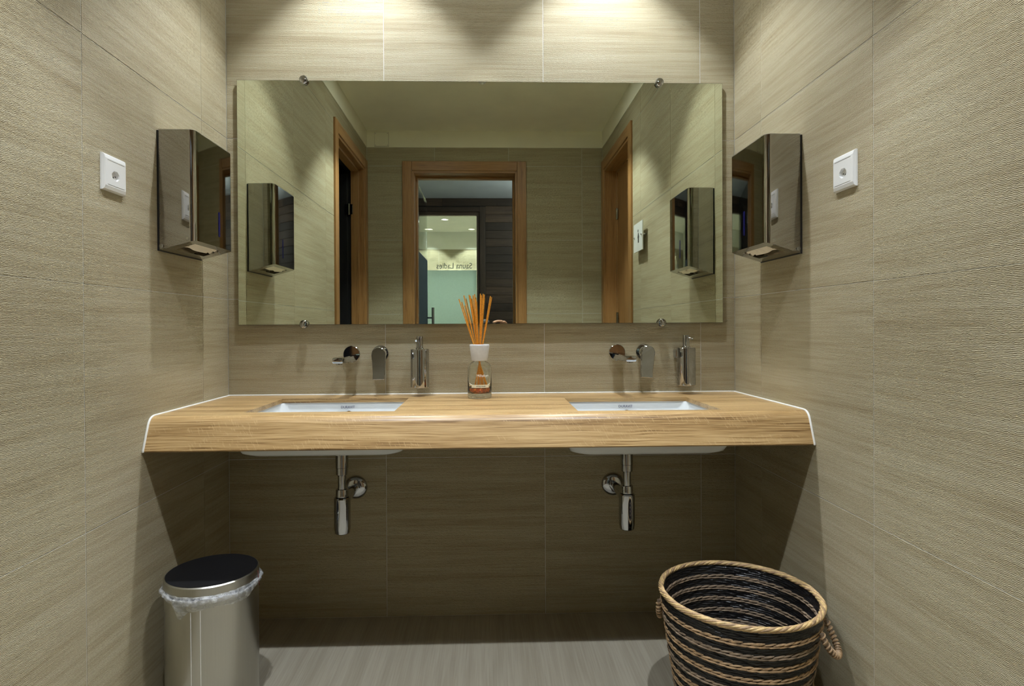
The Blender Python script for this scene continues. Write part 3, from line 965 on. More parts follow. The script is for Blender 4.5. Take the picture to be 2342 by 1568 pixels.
def soap(x, nozzle, label):
    t = thing('soap_dispenser', label, 'soap dispenser', (x, -0.06, 0.872), 'chrome soap dispensers on the wall')
    y = -0.062
    part('container', M['chrome'], t, lambda b: lathe(b, [(0.0, 0.872), (0.0325, 0.872), (0.0340, 0.874), (0.0340, 1.010), (0.0325, 1.0125), (0.0, 1.0125)], x, y, 48, caps=False), 30)
    part('pump_collar', M['chrome'], t, lambda b: lathe(b, [(0.0150, 1.012), (0.0150, 1.016), (0.0125, 1.018)], x, y, 32), 30)
    p = part('pump_head', M['chrome'], t, lambda b: lathe(b, [(0.0, 1.017), (0.0122, 1.0175), (0.0122, 1.056), (0.0110, 1.059), (0.0, 1.0595)], x, y, 32, caps=False), 30)
    a = nozzle
    part('nozzle', M['chrome'], p, lambda b: tube(b, [(x, y, 1.047), (x + 0.018 * math.sin(a), y - 0.018 * math.cos(a), 1.047), (x + 0.027 * math.sin(a), y - 0.027 * math.cos(a), 1.043)], 0.004, 12), 40)
    part('wall_bracket', M['chrome'], t, lambda b: box(b, x - 0.030, x + 0.012, -0.034, 0.0, 0.972, 1.004, 0.003))


soap(-0.248, -0.4, 'chrome wall soap dispenser between the left lever and the reed diffuser')
soap(0.739, 0.75, 'chrome wall soap dispenser at the right end, beside the right lever')

# ================================================================== reed diffuser
DX, DY = -0.028, -0.138
df = thing('reed_diffuser', 'glass reed diffuser with white cap and orange reeds on the counter', 'diffuser', (DX, DY, ZK))
RB = 0.0425


def bottle(b):
    z0 = ZK + 0.0004
    outer = [(0.0, z0), (RB - 0.004, z0), (RB - 0.001, z0 + 0.003), (RB, z0 + 0.008), (RB, z0 + 0.106), (RB - 0.003, z0 + 0.117), (RB - 0.012, z0 + 0.126), (0.022, z0 + 0.130), (0.020, z0 + 0.134), (0.020, z0 + 0.150)]
    inner = [(0.0175, z0 + 0.150), (0.0175, z0 + 0.132), (0.020, z0 + 0.128), (RB - 0.013, z0 + 0.1235), (RB - 0.0055, z0 + 0.115), (RB - 0.0028, z0 + 0.105), (RB - 0.0028, z0 + 0.022), (RB - 0.006, z0 + 0.018), (0.0, z0 + 0.016)]
    lathe(b, outer + inner, DX, DY, 64, caps=False)


part('bottle', M['bottle_glass'], df, bottle, 50)
part('fragrance_liquid', M['liquid'], df, lambda b: lathe(b, [(0.0, ZK + 0.0168), (RB - 0.0065, ZK + 0.0188), (RB - 0.0034, ZK + 0.0228), (RB - 0.0034, ZK + 0.036), (0.0, ZK + 0.036)], DX, DY, 64, caps=False), 40)
part('cap', M['cap'], df, lambda b: lathe(b, [(0.021, ZK + 0.133), (0.0275, ZK + 0.1325), (0.0290, ZK + 0.135), (0.0352, ZK + 0.185), (0.0350, ZK + 0.1885), (0.0335, ZK + 0.1905), (0.0165, ZK + 0.1905), (0.0165, ZK + 0.133)], DX, DY, 48, caps=False), 40)
# reed tops measured as offset (x, z) at the tip and depth offset
reeds = [(-0.0725, 0.352, 0.010), (-0.0610, 0.338, -0.014), (-0.0550, 0.365, 0.016), (-0.0360, 0.366, -0.006), (-0.0325, 0.364, 0.012), (-0.0215, 0.364, -0.012), (-0.0165, 0.369, 0.010), (-0.0130, 0.352, 0.026),
         (0.0045, 0.370, -0.004), (0.0075, 0.366, 0.022), (0.0140, 0.370, 0.004), (0.0180, 0.368, 0.018), (0.0400, 0.362, 0.010), (0.0445, 0.357, -0.012)]
for tx, tz, ty in reeds:
    f = (0.1905 - 0.02) / (tz - 0.02)
    mx, my = tx * 0.16, ty * 0.16
    bx_, by_ = mx - (tx - mx) * 0.75, my - (ty - my) * 0.75
    lim = math.hypot(bx_, by_)
    if lim > 0.034: bx_, by_ = bx_ * 0.034 / lim, by_ * 0.034 / lim
    mx, my = [bb + (tt - bb) * (0.16 - 0.02) / (tz - 0.02) for bb, tt in ((bx_, tx), (by_, ty))]
    sc = max(1.0, math.hypot(mx, my) / 0.0135)
    mx, my = mx / sc, my / sc
    part('reed', M['reed'], df, lambda b: tube(b, [(DX + bx_, DY + by_, ZK + 0.022), (DX + mx, DY + my, ZK + 0.16), (DX + tx * 0.55 + mx * 0.45, DY + ty * 0.55 + my * 0.45, ZK + 0.16 + (tz - 0.16) * 0.55), (DX + tx, DY + ty, ZK + tz)], 0.0019, 8), 50)


def wrap(me, r, z, x_off):
    for v in me.vertices:
        a = (v.co.x + x_off) / r
        rr = r + v.co.z
        v.co = Vector((DX + rr * math.sin(a), DY - rr * math.cos(a), z + v.co.y))
    return me


link('bottle_lettering', wrap(text_mesh('Millefiori', 0.0125, 0.00025, M['print_white']), RB + 0.0006, ZK + 0.082, 0.012), df)
bm = bmesh.new()
n = 16
ring = [[], []]
for i in range(n + 1):
    a = (-0.030 + 0.066 * i / n) / RB
    for k, zz in enumerate((ZK + 0.040, ZK + 0.0505)):
        ring[k].append(bm.verts.new((DX + (RB + 0.0004) * math.sin(a), DY - (RB + 0.0004) * math.cos(a), zz)))
for i in range(n): bm.faces.new((ring[0][i], ring[0][i + 1], ring[1][i + 1], ring[1][i]))
lab = obj('paper_label', bm, M['label'], df)
link('label_lettering', wrap(text_mesh('white musk', 0.0072, 0.0002, M['print_dark']), RB + 0.0008, ZK + 0.0455, 0.005), lab)

# ================================================================== mirror
mx0, mx1, mz0, mz1 = -0.9235, 0.897, 1.105, 2.012
mir = thing('wall_mirror', 'large frameless rectangular mirror held by round chrome clips', 'mirror', (-0.013, -0.006, mz0))
part('backing_board', M['black'], mir, lambda b: box(b, mx0 - 0.0009, mx1 + 0.0009, -0.0065, -0.0118, mz0 - 0.0009, mz1 + 0.0009))
part('mirror_pane', M['mirror'], mir, lambda b: box(b, mx0, mx1, -0.0107, -0.0128, mz0, mz1))
for x, z in ((-0.676, mz1), (0.655, mz1), (-0.681, mz0), (0.661, mz0)):
    part('mirror_clip', M['chrome'], mir, lambda b: lathe(b, [(0.0085, 0.0), (0.0085, 0.013), (0.0155, 0.0133), (0.0160, 0.0155), (0.0160, 0.023), (0.0135, 0.0265), (0.008, 0.0285), (0.0, 0.029)], x, 0.0, 40, 'Y', z, caps=False), 32)


# ================================================================== towel dispensers
def towel_dispenser(xw, s, y0, y1, zt, zbw, zbf, depth, label):
    """xw wall plane, s direction into the room, y0 near end, y1 far end"""
    t = thing('paper_towel_dispenser', label, 'towel dispenser', (xw, (y0 + y1) / 2, zbw), 'steel paper towel dispensers')
    rr = 0.016
    poly = [(y0, 0.004)]
    for i in range(9):
        a = PI / 2 * i / 8
        poly.append((y0 + rr - rr * math.cos(a), depth - rr + rr * math.sin(a)))
    for i in range(9):
        a = PI / 2 * i / 8
        poly.append((y1 - rr + rr * math.sin(a), depth - rr + rr * math.cos(a)))
    poly.append((y1, 0.004))
    zb = lambda d: zbw + (zbf - zbw) * d / depth
    def cover(b):
        prism(b, poly, lambda y, d: (xw + s * d, y, zb(d)), lambda y, d: (xw + s * d, y, zt - 0.001))
    cv = part('cover', M['steel'], t, cover)
    ym = (y0 + y1) / 2
    cut(cv, [cutter(lambda b: box(b, xw + s * 0.030, xw + s * 0.088, ym - 0.088, ym + 0.088, zbw - 0.02, zbf + 0.06))])
    for p in cv.data.polygons: p.use_smooth = True
    cv.data.set_sharp_from_angle(angle=R(20))
    part('lid', M['steel_top'], t, lambda b: prism(b, poly, lambda y, d: (xw + s * d, y, zt - 0.001), lambda y, d: (xw + s * d, y, zt + 0.0005)))
    part('back_plate', M['black'], t, lambda b: box(b, xw, xw + s * 0.005, y0 - 0.002, y1 + 0.002, zbw - 0.001, zt - 0.003, 0.0008, 1))
    # folded towel hanging in the slot
    def paper(b):
        n = 14
        for lay, (d0, zoff) in enumerate(((0.046, 0.004), (0.060, -0.002), (0.073, 0.003))):
            row = [[], []]
            for i in range(n + 1):
                f = i / n
                y = ym - 0.080 + 0.160 * f
                w_ = 0.004 * math.sin(3.2 * PI * f + lay)
                z = zb(d0) + zoff + 0.002 * math.sin(2.1 * PI * f + 2 * lay)
                row[0].append(b.verts.new((xw + s * (d0 + w_), y, z)))
                row[1].append(b.verts.new((xw + s * (d0 + w_ + 0.013), y, z + 0.012)))
            for i in range(n):
                b.faces.new((row[0][i], row[0][i + 1], row[1][i + 1], row[1][i]))
            top_ = [b.verts.new((v.co.x, v.co.y, v.co.z + 0.03)) for v in row[0]]
            for i in range(n):
                b.faces.new((row[0][i], row[0][i + 1], top_[i + 1], top_[i]))
    part('paper_towel', M['paper'], t, paper)
    # fill-level window on the front
    yw = ym + (0.030 if s > 0 else 0.022)
    part('level_window', M['blue_window'], t, lambda b: prism(b, [(yw + 0.006 * math.cos(a), 1.425 + (0.034 if math.sin(a) >= 0 else -0.034) + 0.006 * math.sin(a)) for a in [2 * PI * k / 16 for k in range(16)]],
         lambda y, z: (xw + s * (depth - 0.001), y, z), lambda y, z: (xw + s * (depth + 0.0006), y, z)))
    part('lock', M['chrome'], t, lambda b: lathe(b, [(0.0065, 0.0), (0.0065, 0.002), (0.003, 0.003)], xw + s * 0.011, y0 + 0.0005, 16, 'Y', zb(0.011) + 0.010), 40)
    part('rivet', M['brushed'], t, lambda b: lathe(b, [(0.004, 0.0), (0.004, 0.0016)], xw + s * (depth - 0.022), y0 + 0.0005, 12, 'Y', zb(depth) + 0.006), 40)


towel_dispenser(XL, 1, -0.473, -0.211, 1.678, 1.322, 1.352, 0.108, 'polished dark steel paper towel dispenser on the left wall')
towel_dispenser(XR, -1, -0.490, -0.228, 1.668, 1.309, 1.343, 0.110, 'polished dark steel paper towel dispenser on the right wall')


# ================================================================== wall sockets
def outlet(xw, s, y0, y1, z0, z1, label):
    t = thing('wall_socket', label, 'socket', (xw, (y0 + y1) / 2, (z0 + z1) / 2), 'white wall sockets')
    yc, zc = (y0 + y1) / 2, (z0 + z1) / 2
    h, v = (y1 - y0) / 2, (z1 - z0) / 2
    def plate(b):
        def L(k, kz, d): return [(xw + s * d, yc + a * (h - k), zc + c * (v - kz)) for a, c in ((-1, -1), (1, -1), (1, 1), (-1, 1))]
        loft(b, [L(0, 0, 0.0), L(0, 0, 0.004), L(0.002, 0.0035, 0.0085), L(0.004, 0.012, 0.0105)], cap0=True, cap1=True)
    p = part('cover_plate', M['plastic'], t, plate)
    hexa = lambda k: [(yc + a * k, zc - 0.004 + c * k) for a, c in ((-0.0145, -0.004), (-0.0145, 0.004), (-0.006, 0.0115), (0.006, 0.0115), (0.0145, 0.004), (0.0145, -0.004), (0.006, -0.0115), (-0.006, -0.0115))]
    cut(p, [cutter(lambda b: prism(b, hexa(1.08), lambda y, z: (xw + s * 0.0025, y, z), lambda y, z: (xw + s * 0.02, y, z)))])
    part('socket_insert', M['plastic'], t, lambda b: prism(b, hexa(1.04), lambda y, z: (xw + s * 0.002, y, z), lambda y, z: (xw + s * 0.0035, y, z)))
    for dy, dz in ((-0.0085, 0.0), (0.0085, 0.0), (0.0, -0.003)):
        part('contact_hole', M['black'], t, lambda b: lathe(b, [(0.0022, s * 0.003), (0.0022, s * 0.0038)], xw, yc + dy, 10, 'X', zc - 0.004 + dz))
    for zz in (zc + v - 0.0155, zc - v + 0.0155):
        part('plate_seam', M['brushed'], t, lambda b: box(b, xw + s * 0.0100, xw + s * 0.01075, yc - h + 0.014, yc + h - 0.010, zz - 0.0005, zz + 0.0005))


outlet(XL, 1, -0.732, -0.639, 1.443, 1.536, 'white square wall socket on the left wall beside the dispenser')
outlet(XR, -1, -0.760, -0.666, 1.449, 1.543, 'white square wall socket on the right wall beside the dispenser')

# ================================================================== door sign on the right wall
sg = thing('door_sign', 'small frosted door sign on chrome standoffs beside the right door', 'sign', (XR, -1.36, 1.63))
SX = XR - 0.026
sp = part('sign_plate', M['plastic'], sg, lambda b: box(b, SX - 0.003, SX + 0.003, -1.478, -1.272, 1.548, 1.722, 0.001))
part('pictogram', M['print_dark'], sp, lambda b: [lathe(b, [(0.009, -0.0035), (0.009, -0.003)], SX, -1.372, 16, 'X', 1.672),
     prism(b, [(-1.377, 1.600), (-1.353, 1.600), (-1.353, 1.628), (-1.345, 1.628), (-1.359, 1.660), (-1.371, 1.660), (-1.385, 1.628), (-1.377, 1.628)], lambda y, z: (SX - 0.0035, y, z), lambda y, z: (SX - 0.003, y, z))])
for y in (-1.290, -1.460):
    part('standoff', M['chrome'], sg, lambda b: tube(b, [(SX - 0.008, y, 1.640), (XR, y, 1.640)], 0.0062, 16), 40)

# ================================================================== pedal bin
BX, BY, BZ, BR = -0.790, -0.530, 0.400, 0.122
pb = thing('pedal_bin', 'brushed steel pedal bin with black lid and plastic liner under the counter', 'trash can', (BX, BY, 0))
part('bin_body', M['brushed'], pb, lambda b: lathe(b, [(0.0, 0.012), (BR - 0.002, 0.012), (BR, 0.02), (BR, BZ - 0.034), (BR - 0.006, BZ - 0.034), (BR - 0.006, 0.02), (0.0, 0.02)], BX, BY, 72, caps=False), 40)
part('base_ring', M['black'], pb, lambda b: lathe(b, [(0.0, 0.0), (BR + 0.003, 0.0), (BR + 0.003, 0.016), (BR - 0.002, 0.018)], BX, BY, 64), 40)
part('lid_rim', M['brushed'], pb, lambda b: lathe(b, [(BR + 0.0005, BZ - 0.028), (BR + 0.002, BZ - 0.027), (BR + 0.002, BZ - 0.002), (BR - 0.001, BZ + 0.001), (BR - 0.003, BZ + 0.001), (BR - 0.003, BZ - 0.028)], BX, BY, 72, caps=False), 40)
part('lid_top', M['black_lid'], pb, lambda b: lathe(b, [(BR - 0.0025, BZ - 0.004), (BR - 0.0025, BZ + 0.0015), (0.05, BZ + 0.0028), (0.0, BZ + 0.003)], BX, BY, 64), 40)
part('foot_pedal', M['black'], pb, lambda b: box(b, BX - 0.03, BX + 0.03, BY - BR - 0.035, BY - BR + 0.01, 0.016, 0.024, 0.003))


def liner(b):
    n = 120
    rings = []
    rnd = random.Random(3)
    ph = [rnd.uniform(0, 6.28) for _ in range(8)]
    for k in range(7):
        f = k / 6
        ring = []
        for i in range(n):
            a = 2 * PI * i / n
            wv = 0.0016 * math.sin(17 * a + ph[0]) + 0.0014 * math.sin(31 * a + ph[1] + 2 * f) + 0.0012 * math.sin(47 * a + ph[2])
            low = 0.030 + 0.009 * math.sin(2 * a + ph[3]) + 0.006 * math.sin(5 * a + ph[4])
            # gathered tail that droops towards the viewer's left of centre
            da = (a - R(254) + PI) % (2 * PI) - PI
            tail = math.exp(-(da / 0.13) ** 2)
            low += 0.026 * tail
            bulge = 0.0035 + 0.010 * math.sin(PI * min(1, f * 1.05)) + wv * (0.4 + f)
            r = BR + bulge * (1 - 0.35 * f)
            ring.append(b.verts.new((BX + r * math.cos(a), BY + r * math.sin(a), BZ - 0.022 - low * f)))
        rings.append(ring)
    for A, B in zip(rings, rings[1:]):
        for i in range(n):
            j = (i + 1) % n
            b.faces.new((A[i], A[j], B[j], B[i]))


part('bin_liner', M['bag'], pb, liner, 80)
part('liner_fold', M['bag'], pb, lambda b: tube(b, [(BX + (BR + 0.006 + 0.0015 * math.sin(9 * a)) * math.cos(a), BY + (BR + 0.006 + 0.0015 * math.sin(9 * a)) * math.sin(a), BZ - 0.031 + 0.0025 * math.sin(5 * a + 1) + 0.0015 * math.sin(13 * a)) for a in [2 * PI * i / 90 for i in range(90)]], 0.0026, 6, closed=True), 80)
for a, z1 in ((R(268.5), 0.335), (R(280.0), 0.342)):
    part('film_edge', M['plastic'], pb, lambda b: tube(b, [(BX + (BR + 0.0003) * math.cos(a + da), BY + (BR + 0.0003) * math.sin(a + da), z) for z, da in ((0.04, 0.012), (0.12, 0.006), (0.22, 0.003), (z1, 0.0))], 0.0008, 6))
part('liner_tie', M['red_cord'], pb, lambda b: tube(b, [(BX + BR + 0.004, BY + 0.005, BZ - 0.004), (BX + BR + 0.0065, BY + 0.002, BZ - 0.025), (BX + BR + 0.010, BY, BZ - 0.046)], 0.0009, 6))

# ================================================================== woven basket
KX, KY, KZ = 0.688, -0.640, 0.358
kb = thing('laundry_basket', 'round woven basket striped black and natural straw, right of the floor', 'basket', (KX, KY, 0))


def rad(z):
    f = z / KZ
    return 0.146 + 0.060 * f ** 0.8


def weave(b, rows, strands=3):
    for z0, rr in rows:
        n = 96
        for s_ in range(1):
            pts = []
            for i in range(n):
                a = 2 * PI * i / n
                r = rad(z0) + 0.0012 * math.sin(24 * a + z0 * 300)
                pts.append((KX + r * math.cos(a), KY + r * math.sin(a), z0 + 0.0008 * math.sin(31 * a + z0 * 500)))
            tube(b, pts, rr, 6, closed=True)


ROW = 0.0315
zs = [KZ - 0.040 - ROW * i for i in range(11)]
zb_ = 0.010
band = []
while zb_ < KZ - 0.006:
    band.append((zb_, 0.0046)); zb_ += 0.0062
part('black_weave', M['straw_black'], kb, lambda b: weave(b, band), 60)
part('basket_floor', M['straw_black'], kb, lambda b: lathe(b, [(0.0, 0.0), (0.145, 0.0), (0.149, 0.006), (0.145, 0.012), (0.0, 0.012)], KX, KY, 48, caps=False), 40)


def stitch(b, c, d, n_, u, ln, rw, rh):
    """flattened spindle along d"""
    rings = []
    for f, k in ((-1, 0.25), (-0.55, 0.85), (0, 1.0), (0.55, 0.85), (1, 0.25)):
        p = c + d * (ln * f)
        rings.append([b.verts.new(p + n_ * (rw * k * math.cos(2 * PI * q / 6)) + u * (rh * k * math.sin(2 * PI * q / 6))) for q in range(6)])
    for A, B in zip(rings, rings[1:]):
        for q in range(6):
            j = (q + 1) % 6
            b.faces.new((A[q], A[j], B[j], B[q]))
    b.faces.new(rings[0]); b.faces.new(rings[-1])


def braid_row(b, z0, inside, rnd, n=52, single=False):
    for i in range(n):
        for lay in ((0,) if single else (0, 1)):
            a = 2 * PI * (i + 0.5 * lay + rnd.uniform(-0.08, 0.08)) / n
            zz = z0 + (0 if single else (0.0034 if lay else -0.0034)) + rnd.uniform(-0.0006, 0.0006)
            off = rad(z0) + (-0.0052 if inside else 0.0052) + rnd.uniform(-0.0006, 0.0006)
            nrm = Vector((math.cos(a), math.sin(a), 0)); tan = Vector((-math.sin(a), math.cos(a), 0))
            c = Vector((KX, KY, zz)) + nrm * off
            slope = (0.15 if lay else 0.05) * (1 if not inside else -1)
            d = (tan + Vector((0, 0, slope))).normalized()
            u = nrm.cross(d).normalized()
            stitch(b, c, d, nrm, u, PI * off / n * 1.30, 0.0028, 0.0031 + rnd.uniform(-0.0005, 0.0005))


rnd = random.Random(11)
for i, z in enumerate(zs):
    if z < 0.012: continue
    o = part('straw_braid', M['straw'] if i % 3 != 1 else M['straw_grey'], kb, lambda b: braid_row(b, z, False, rnd), 50)
    o['kind'] = 'stuff'
    o = part('straw_braid', M['straw_grey'], kb, lambda b: braid_row(b, z + 0.002, True, rnd, 50), 50)
    o['kind'] = 'stuff'


# twisted straw rim: strands laid helically round a ring
def rim_strand(b, k, K):
    n = 360
    Rm = rad(KZ) + 0.0005
    pts = []
    for i in range(n):
        a = 2 * PI * i / n
        t_ = 2 * PI * k / K + a * 10
        r = Rm + (0.0050 + 0.0007 * math.sin(a * 23 + k)) * math.cos(t_)
        pts.append((KX + r * math.cos(a), KY + r * math.sin(a), KZ + 0.0046 * math.sin(t_)))
    tube(b, pts, [0.0033 + 0.0008 * math.sin(i * 0.37 + k * 1.9) for i in range(n)], 6, closed=True)


for k in range(7):
    part('rim_strand', M['straw_rim'] if k % 2 == 0 else M['straw'], kb, lambda b: rim_strand(b, k, 7), 60)


def handle(ang, wid, drop, lift):
    c, s_ = math.cos(ang), math.sin(ang)
    tan = Vector((-s_, c, 0)); nrm = Vector((c, s_, 0))
    base = Vector((KX, KY, 0)) + nrm * (rad(KZ - 0.04) + 0.006)
    core = []
    for i in range(41):
        f = i / 40
        a = PI * f
        core.append(base + tan * (wid * math.cos(a)) + Vector((0, 0, KZ - 0.036 - drop * math.sin(a) ** 0.8)) + nrm * (0.001 + lift * math.sin(a)))
    h = part('handle', M['straw_grey'], kb, lambda b: tube(b, core, 0.0058, 8), 60)
    def wrapc(b):
        pts = []
        n = 300
        for i in range(n):
            f = i / (n - 1) * 40
            k = min(39, int(f)); g = f - k
            p = core[k].lerp(core[k + 1], g)
            t_ = (core[k + 1] - core[k]).normalized()
            u = t_.cross(nrm).normalized(); v = t_.cross(u)
            w_ = 2 * PI * 20 * i / (n - 1)
            pts.append(p + (u * math.cos(w_) + v * math.sin(w_)) * 0.0066)
        tube(b, pts, 0.0026, 5)
    part('handle_wrapping', M['straw'], h, wrapc, 60)


handle(R(-35), 0.048, 0.064, 0.034); handle(R(156), 0.046, 0.060, 0.002)


# ================================================================== camera on a tripod in the doorway, hand of the crouching photographer
tc = thing('camera_tripod', 'black camera on a tripod reflected at the mirror bottom edge', 'camera', (0, -2.34, 0))
cb = part('camera_body', M['black'], tc, lambda b: box(b, -0.074, 0.074, -2.372, -2.312, 1.030, 1.118, 0.008))
part('viewfinder_hump', M['black'], cb, lambda b: loft(b, [[(x, y, 1.114) for x, y in rrect(-0.01, -2.342, 0.034, 0.032, 0.008)], [(x, y, 1.140) for x, y in rrect(-0.01, -2.342, 0.027, 0.028, 0.008)], [(x, y, 1.152) for x, y in rrect(-0.01, -2.342, 0.018, 0.020, 0.008)]], cap0=True, cap1=True), 40)
part('camera_lens', M['black'], tc, lambda b: lathe(b, [(0.034, 2.314), (0.036, 2.300), (0.038, 2.286), (0.030, 2.2855), (0.028, 2.292), (0.001, 2.294)], 0, 0, 32, 'Y', 1.0913), 40)
part('shutter_dial', M['brushed'], cb, lambda b: lathe(b, [(0.010, 1.117), (0.010, 1.124), (0.008, 1.126)], 0.052, -2.345, 20), 40)
part('tripod_head', M['black'], tc, lambda b: [box(b, -0.03, 0.03, -2.372, -2.312, 1.012, 1.029, 0.003), lathe(b, [(0.016, 0.93), (0.024, 0.95), (0.024, 0.99), (0.014, 1.013)], 0, -2.342, 20)], 40)
part('centre_column', M['brushed'], tc, lambda b: lathe(b, [(0.013, 0.55), (0.013, 0.935)], 0, -2.342, 16), 40)
part('tripod_crown', M['black'], tc, lambda b: lathe(b, [(0.02, 0.80), (0.036, 0.82), (0.036, 0.86), (0.018, 0.88)], 0, -2.342, 18), 40)
for a in (90, 210, 330):
    c_, s_ = math.cos(R(a)), math.sin(R(a))
    lg = part('tripod_leg', M['black'], tc, lambda b: tube(b, [(0.03 * c_, -2.342 + 0.03 * s_, 0.84), (0.28 * c_, -2.342 + 0.28 * s_, 0.012)], [0.013, 0.009], 12), 40)
    part('rubber_foot', M['black'], lg, lambda b: lathe(b, [(0.012, 0.0), (0.013, 0.012), (0.009, 0.024)], 0.28 * c_, -2.342 + 0.28 * s_, 14), 40)


def skinned(name, joints, edges, mat, parent, root, sub=2):
    """joints: (x, y, z, radius); grown with a Skin modifier and baked"""
    me = bpy.data.meshes.new(name)
    me.from_pydata([j[:3] for j in joints], edges, [])
    o = bpy.data.objects.new(name, me); COL.objects.link(o)
    md = o.modifiers.new('skin', 'SKIN')
    for i, j in enumerate(joints):
        sv = me.skin_vertices[0].data[i]
        r_ = j[3]
        sv.radius = r_ if isinstance(r_, tuple) else (r_, r_)
        sv.use_root = (i == root)
    md.use_smooth_shade = True
    sb = o.modifiers.new('sub', 'SUBSURF'); sb.levels = sub; sb.render_levels = sub
    bpy.context.view_layer.update()
    nm = bpy.data.meshes.new_from_object(o.evaluated_get(bpy.context.evaluated_depsgraph_get()))
    bpy.data.objects.remove(o); bpy.data.meshes.remove(me)
    nm.materials.clear(); nm.materials.append(mat)
    for p in nm.polygons: p.use_smooth = True
    return link(name, nm, parent)


ps = thing('person', 'crouching person in dark clothes, one hand on top of the camera', 'person', (0.06, -2.95, 0))
# kneeling low behind the camera: pelvis over the heels, back bent, head lowered behind the camera body
J = [(0.06, -3.08, 0.27, 0.135), (0.06, -3.07, 0.42, 0.125), (0.06, -3.01, 0.58, 0.135), (0.06, -2.93, 0.70, 0.120), (0.06, -2.88, 0.785, 0.058),   # pelvis, waist, chest, upper chest, neck base
     (0.23, -2.92, 0.70, 0.062), (0.31, -2.74, 0.72, 0.048), (0.185, -2.52, 0.955, 0.034), (0.150, -2.435, 1.058, 0.026),                             # right arm to the camera top
     (-0.11, -2.92, 0.70, 0.062), (-0.20, -2.78, 0.56, 0.048), (-0.11, -2.60, 0.44, 0.034), (-0.07, -2.57, 0.40, 0.028),                             # left arm resting on the knee
     (0.17, -3.02, 0.22, 0.092), (0.21, -2.80, 0.14, 0.078), (0.22, -2.68, 0.072, 0.060), (0.20, -2.92, 0.058, 0.050), (0.19, -3.12, 0.050, 0.036), (0.19, -3.26, 0.040, 0.032),
     (-0.05, -3.02, 0.24, 0.092), (-0.09, -2.78, 0.29, 0.078), (-0.10, -2.63, 0.36, 0.062), (-0.09, -2.72, 0.20, 0.052), (-0.08, -2.76, 0.075, 0.038), (-0.08, -2.62, 0.036, 0.032)]
E_ = [(0, 1), (1, 2), (2, 3), (3, 4), (3, 5), (5, 6), (6, 7), (7, 8), (3, 9), (9, 10), (10, 11), (11, 12), (0, 13), (13, 14), (14, 15), (15, 16), (16, 17), (17, 18), (0, 19), (19, 20), (20, 21), (21, 22), (22, 23), (23, 24)]
skinned('clothed_body', J, E_, M['cloth_dark'], ps, 0)
hdm = bmesh.new()
bmesh.ops.create_uvsphere(hdm, u_segments=24, v_segments=18, radius=1.0)
for v in hdm.verts:      # skull narrower than deep, jaw drawn in, nose ridge to the front (+Y)
    x, y, z = v.co
    k = 1.0 - 0.28 * max(0.0, -z - 0.15)
    fy = 0.018 * math.exp(-((x / 0.16) ** 2 + ((z + 0.15) / 0.22) ** 2)) if y > 0.5 else 0.0
    eye = -0.010 * (math.exp(-(((x - 0.36) / 0.17) ** 2 + ((z - 0.05) / 0.12) ** 2)) + math.exp(-(((x + 0.36) / 0.17) ** 2 + ((z - 0.05) / 0.12) ** 2))) if y > 0.3 else 0.0
    v.co = Vector((0.060 + x * 0.073 * k, -2.835 + y * 0.093 * k + fy + eye, 0.925 + z * 0.118))
head = obj('head', hdm, M['skin'], ps, 60)
part('neck', M['skin'], ps, lambda b: tube(b, [(0.06, -2.885, 0.765), (0.06, -2.865, 0.83), (0.06, -2.848, 0.88)], [0.052, 0.048, 0.046], 16), 60)
for sx in (-1, 1):
    part('ear', M['skin'], head, lambda b: tube(b, [(0.06 + sx * 0.070, -2.845, 0.895), (0.06 + sx * 0.077, -2.850, 0.915), (0.06 + sx * 0.077, -2.852, 0.938), (0.06 + sx * 0.071, -2.846, 0.948)], [0.006, 0.008, 0.009, 0.005], 8), 60)
    part('eye', M['plastic'], head, lambda b: lathe(b, [(0.0005, 2.748), (0.006, 2.750), (0.009, 2.756)], 0.06 + sx * 0.027, 0.0, 12, 'Y', 0.930), 60)
part('mouth', M['red_cord'], head, lambda b: tube(b, [(0.04, -2.757, 0.868), (0.06, -2.752, 0.866), (0.08, -2.757, 0.868)], [0.002, 0.0035, 0.002], 8), 60)
hr = bmesh.new()
bmesh.ops.create_uvsphere(hr, u_segments=24, v_segments=18, radius=1.0)
bmesh.ops.delete(hr, geom=[v for v in hr.verts if v.co.z < 0.30 and v.co.y > -0.05 or v.co.z < -0.45], context='VERTS')
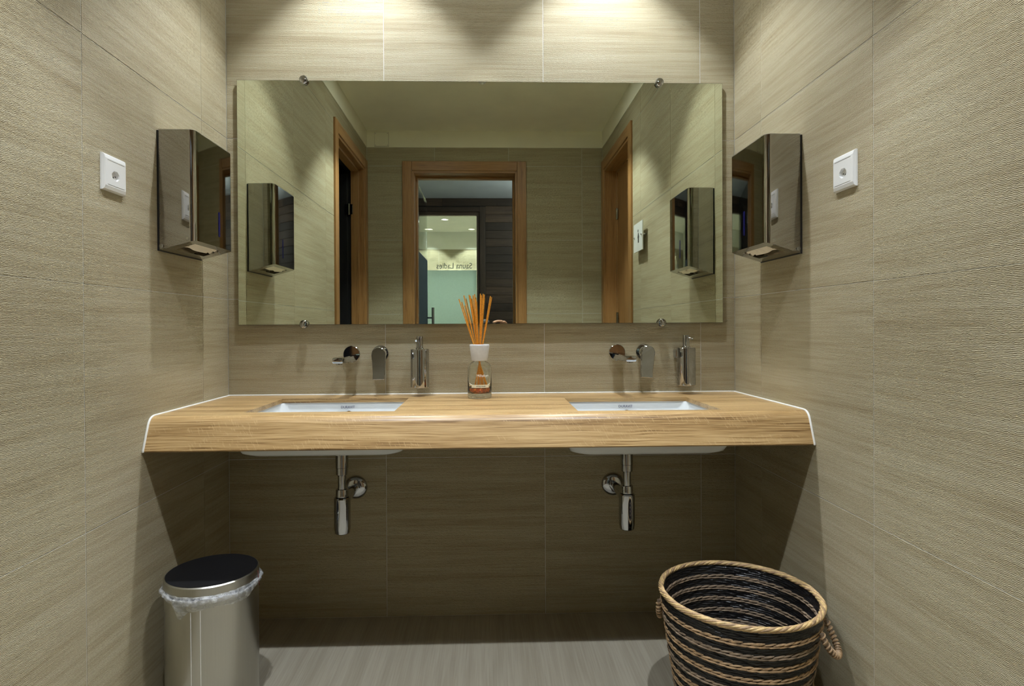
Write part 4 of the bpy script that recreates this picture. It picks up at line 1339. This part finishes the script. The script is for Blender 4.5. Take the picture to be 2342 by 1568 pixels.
for v in hr.verts: v.co = Vector((0.060 + v.co.x * 0.079, -2.838 + v.co.y * 0.099, 0.928 + v.co.z * 0.124))
obj('hair', hr, M['hair'], ps, 70)
# right hand lying over the camera's top plate
skinned('right_hand', [(0.150, -2.435, 1.058, 0.024), (0.142, -2.405, 1.092, (0.026, 0.018)), (0.128, -2.375, 1.122, (0.030, 0.014)), (0.108, -2.350, 1.136, (0.030, 0.012))], [(0, 1), (1, 2), (2, 3)], M['skin'], ps, 0)
for k, (dx, dy, ln) in enumerate(((0.004, 0.028, 1.0), (-0.006, 0.012, 1.08), (-0.010, -0.006, 1.0), (-0.012, -0.022, 0.82))):
    bx0, by0 = 0.106 + dx * 0.4, -2.345 + dy
    skinned('finger', [(bx0 + 0.012, by0 - 0.004, 1.136, 0.0092), (bx0 - 0.022 * ln, by0 + 0.006, 1.139, 0.0086), (bx0 - 0.044 * ln, by0 + 0.010, 1.133, 0.0078), (bx0 - 0.058 * ln, by0 + 0.012, 1.126, 0.0070)], [(0, 1), (1, 2), (2, 3)], M['skin'], ps, 0)
skinned('thumb', [(0.134, -2.385, 1.106, 0.012), (0.108, -2.392, 1.100, 0.0108), (0.086, -2.390, 1.094, 0.0096), (0.070, -2.386, 1.090, 0.0085)], [(0, 1), (1, 2), (2, 3)], M['skin'], ps, 0)
skinned('left_hand', [(-0.07, -2.57, 0.40, 0.026), (-0.075, -2.545, 0.375, (0.028, 0.018)), (-0.08, -2.522, 0.345, (0.030, 0.014))], [(0, 1), (1, 2)], M['skin'], ps, 0)
for dx in (-0.024, -0.008, 0.008, 0.024):
    skinned('finger', [(-0.08 + dx, -2.530, 0.352, 0.009), (-0.08 + dx, -2.508, 0.318, 0.0085), (-0.08 + dx, -2.514, 0.290, 0.0075)], [(0, 1), (1, 2)], M['skin'], ps, 0)
skinned('thumb', [(-0.055, -2.555, 0.372, 0.011), (-0.040, -2.530, 0.350, 0.010), (-0.038, -2.520, 0.325, 0.0085)], [(0, 1), (1, 2)], M['skin'], ps, 0)
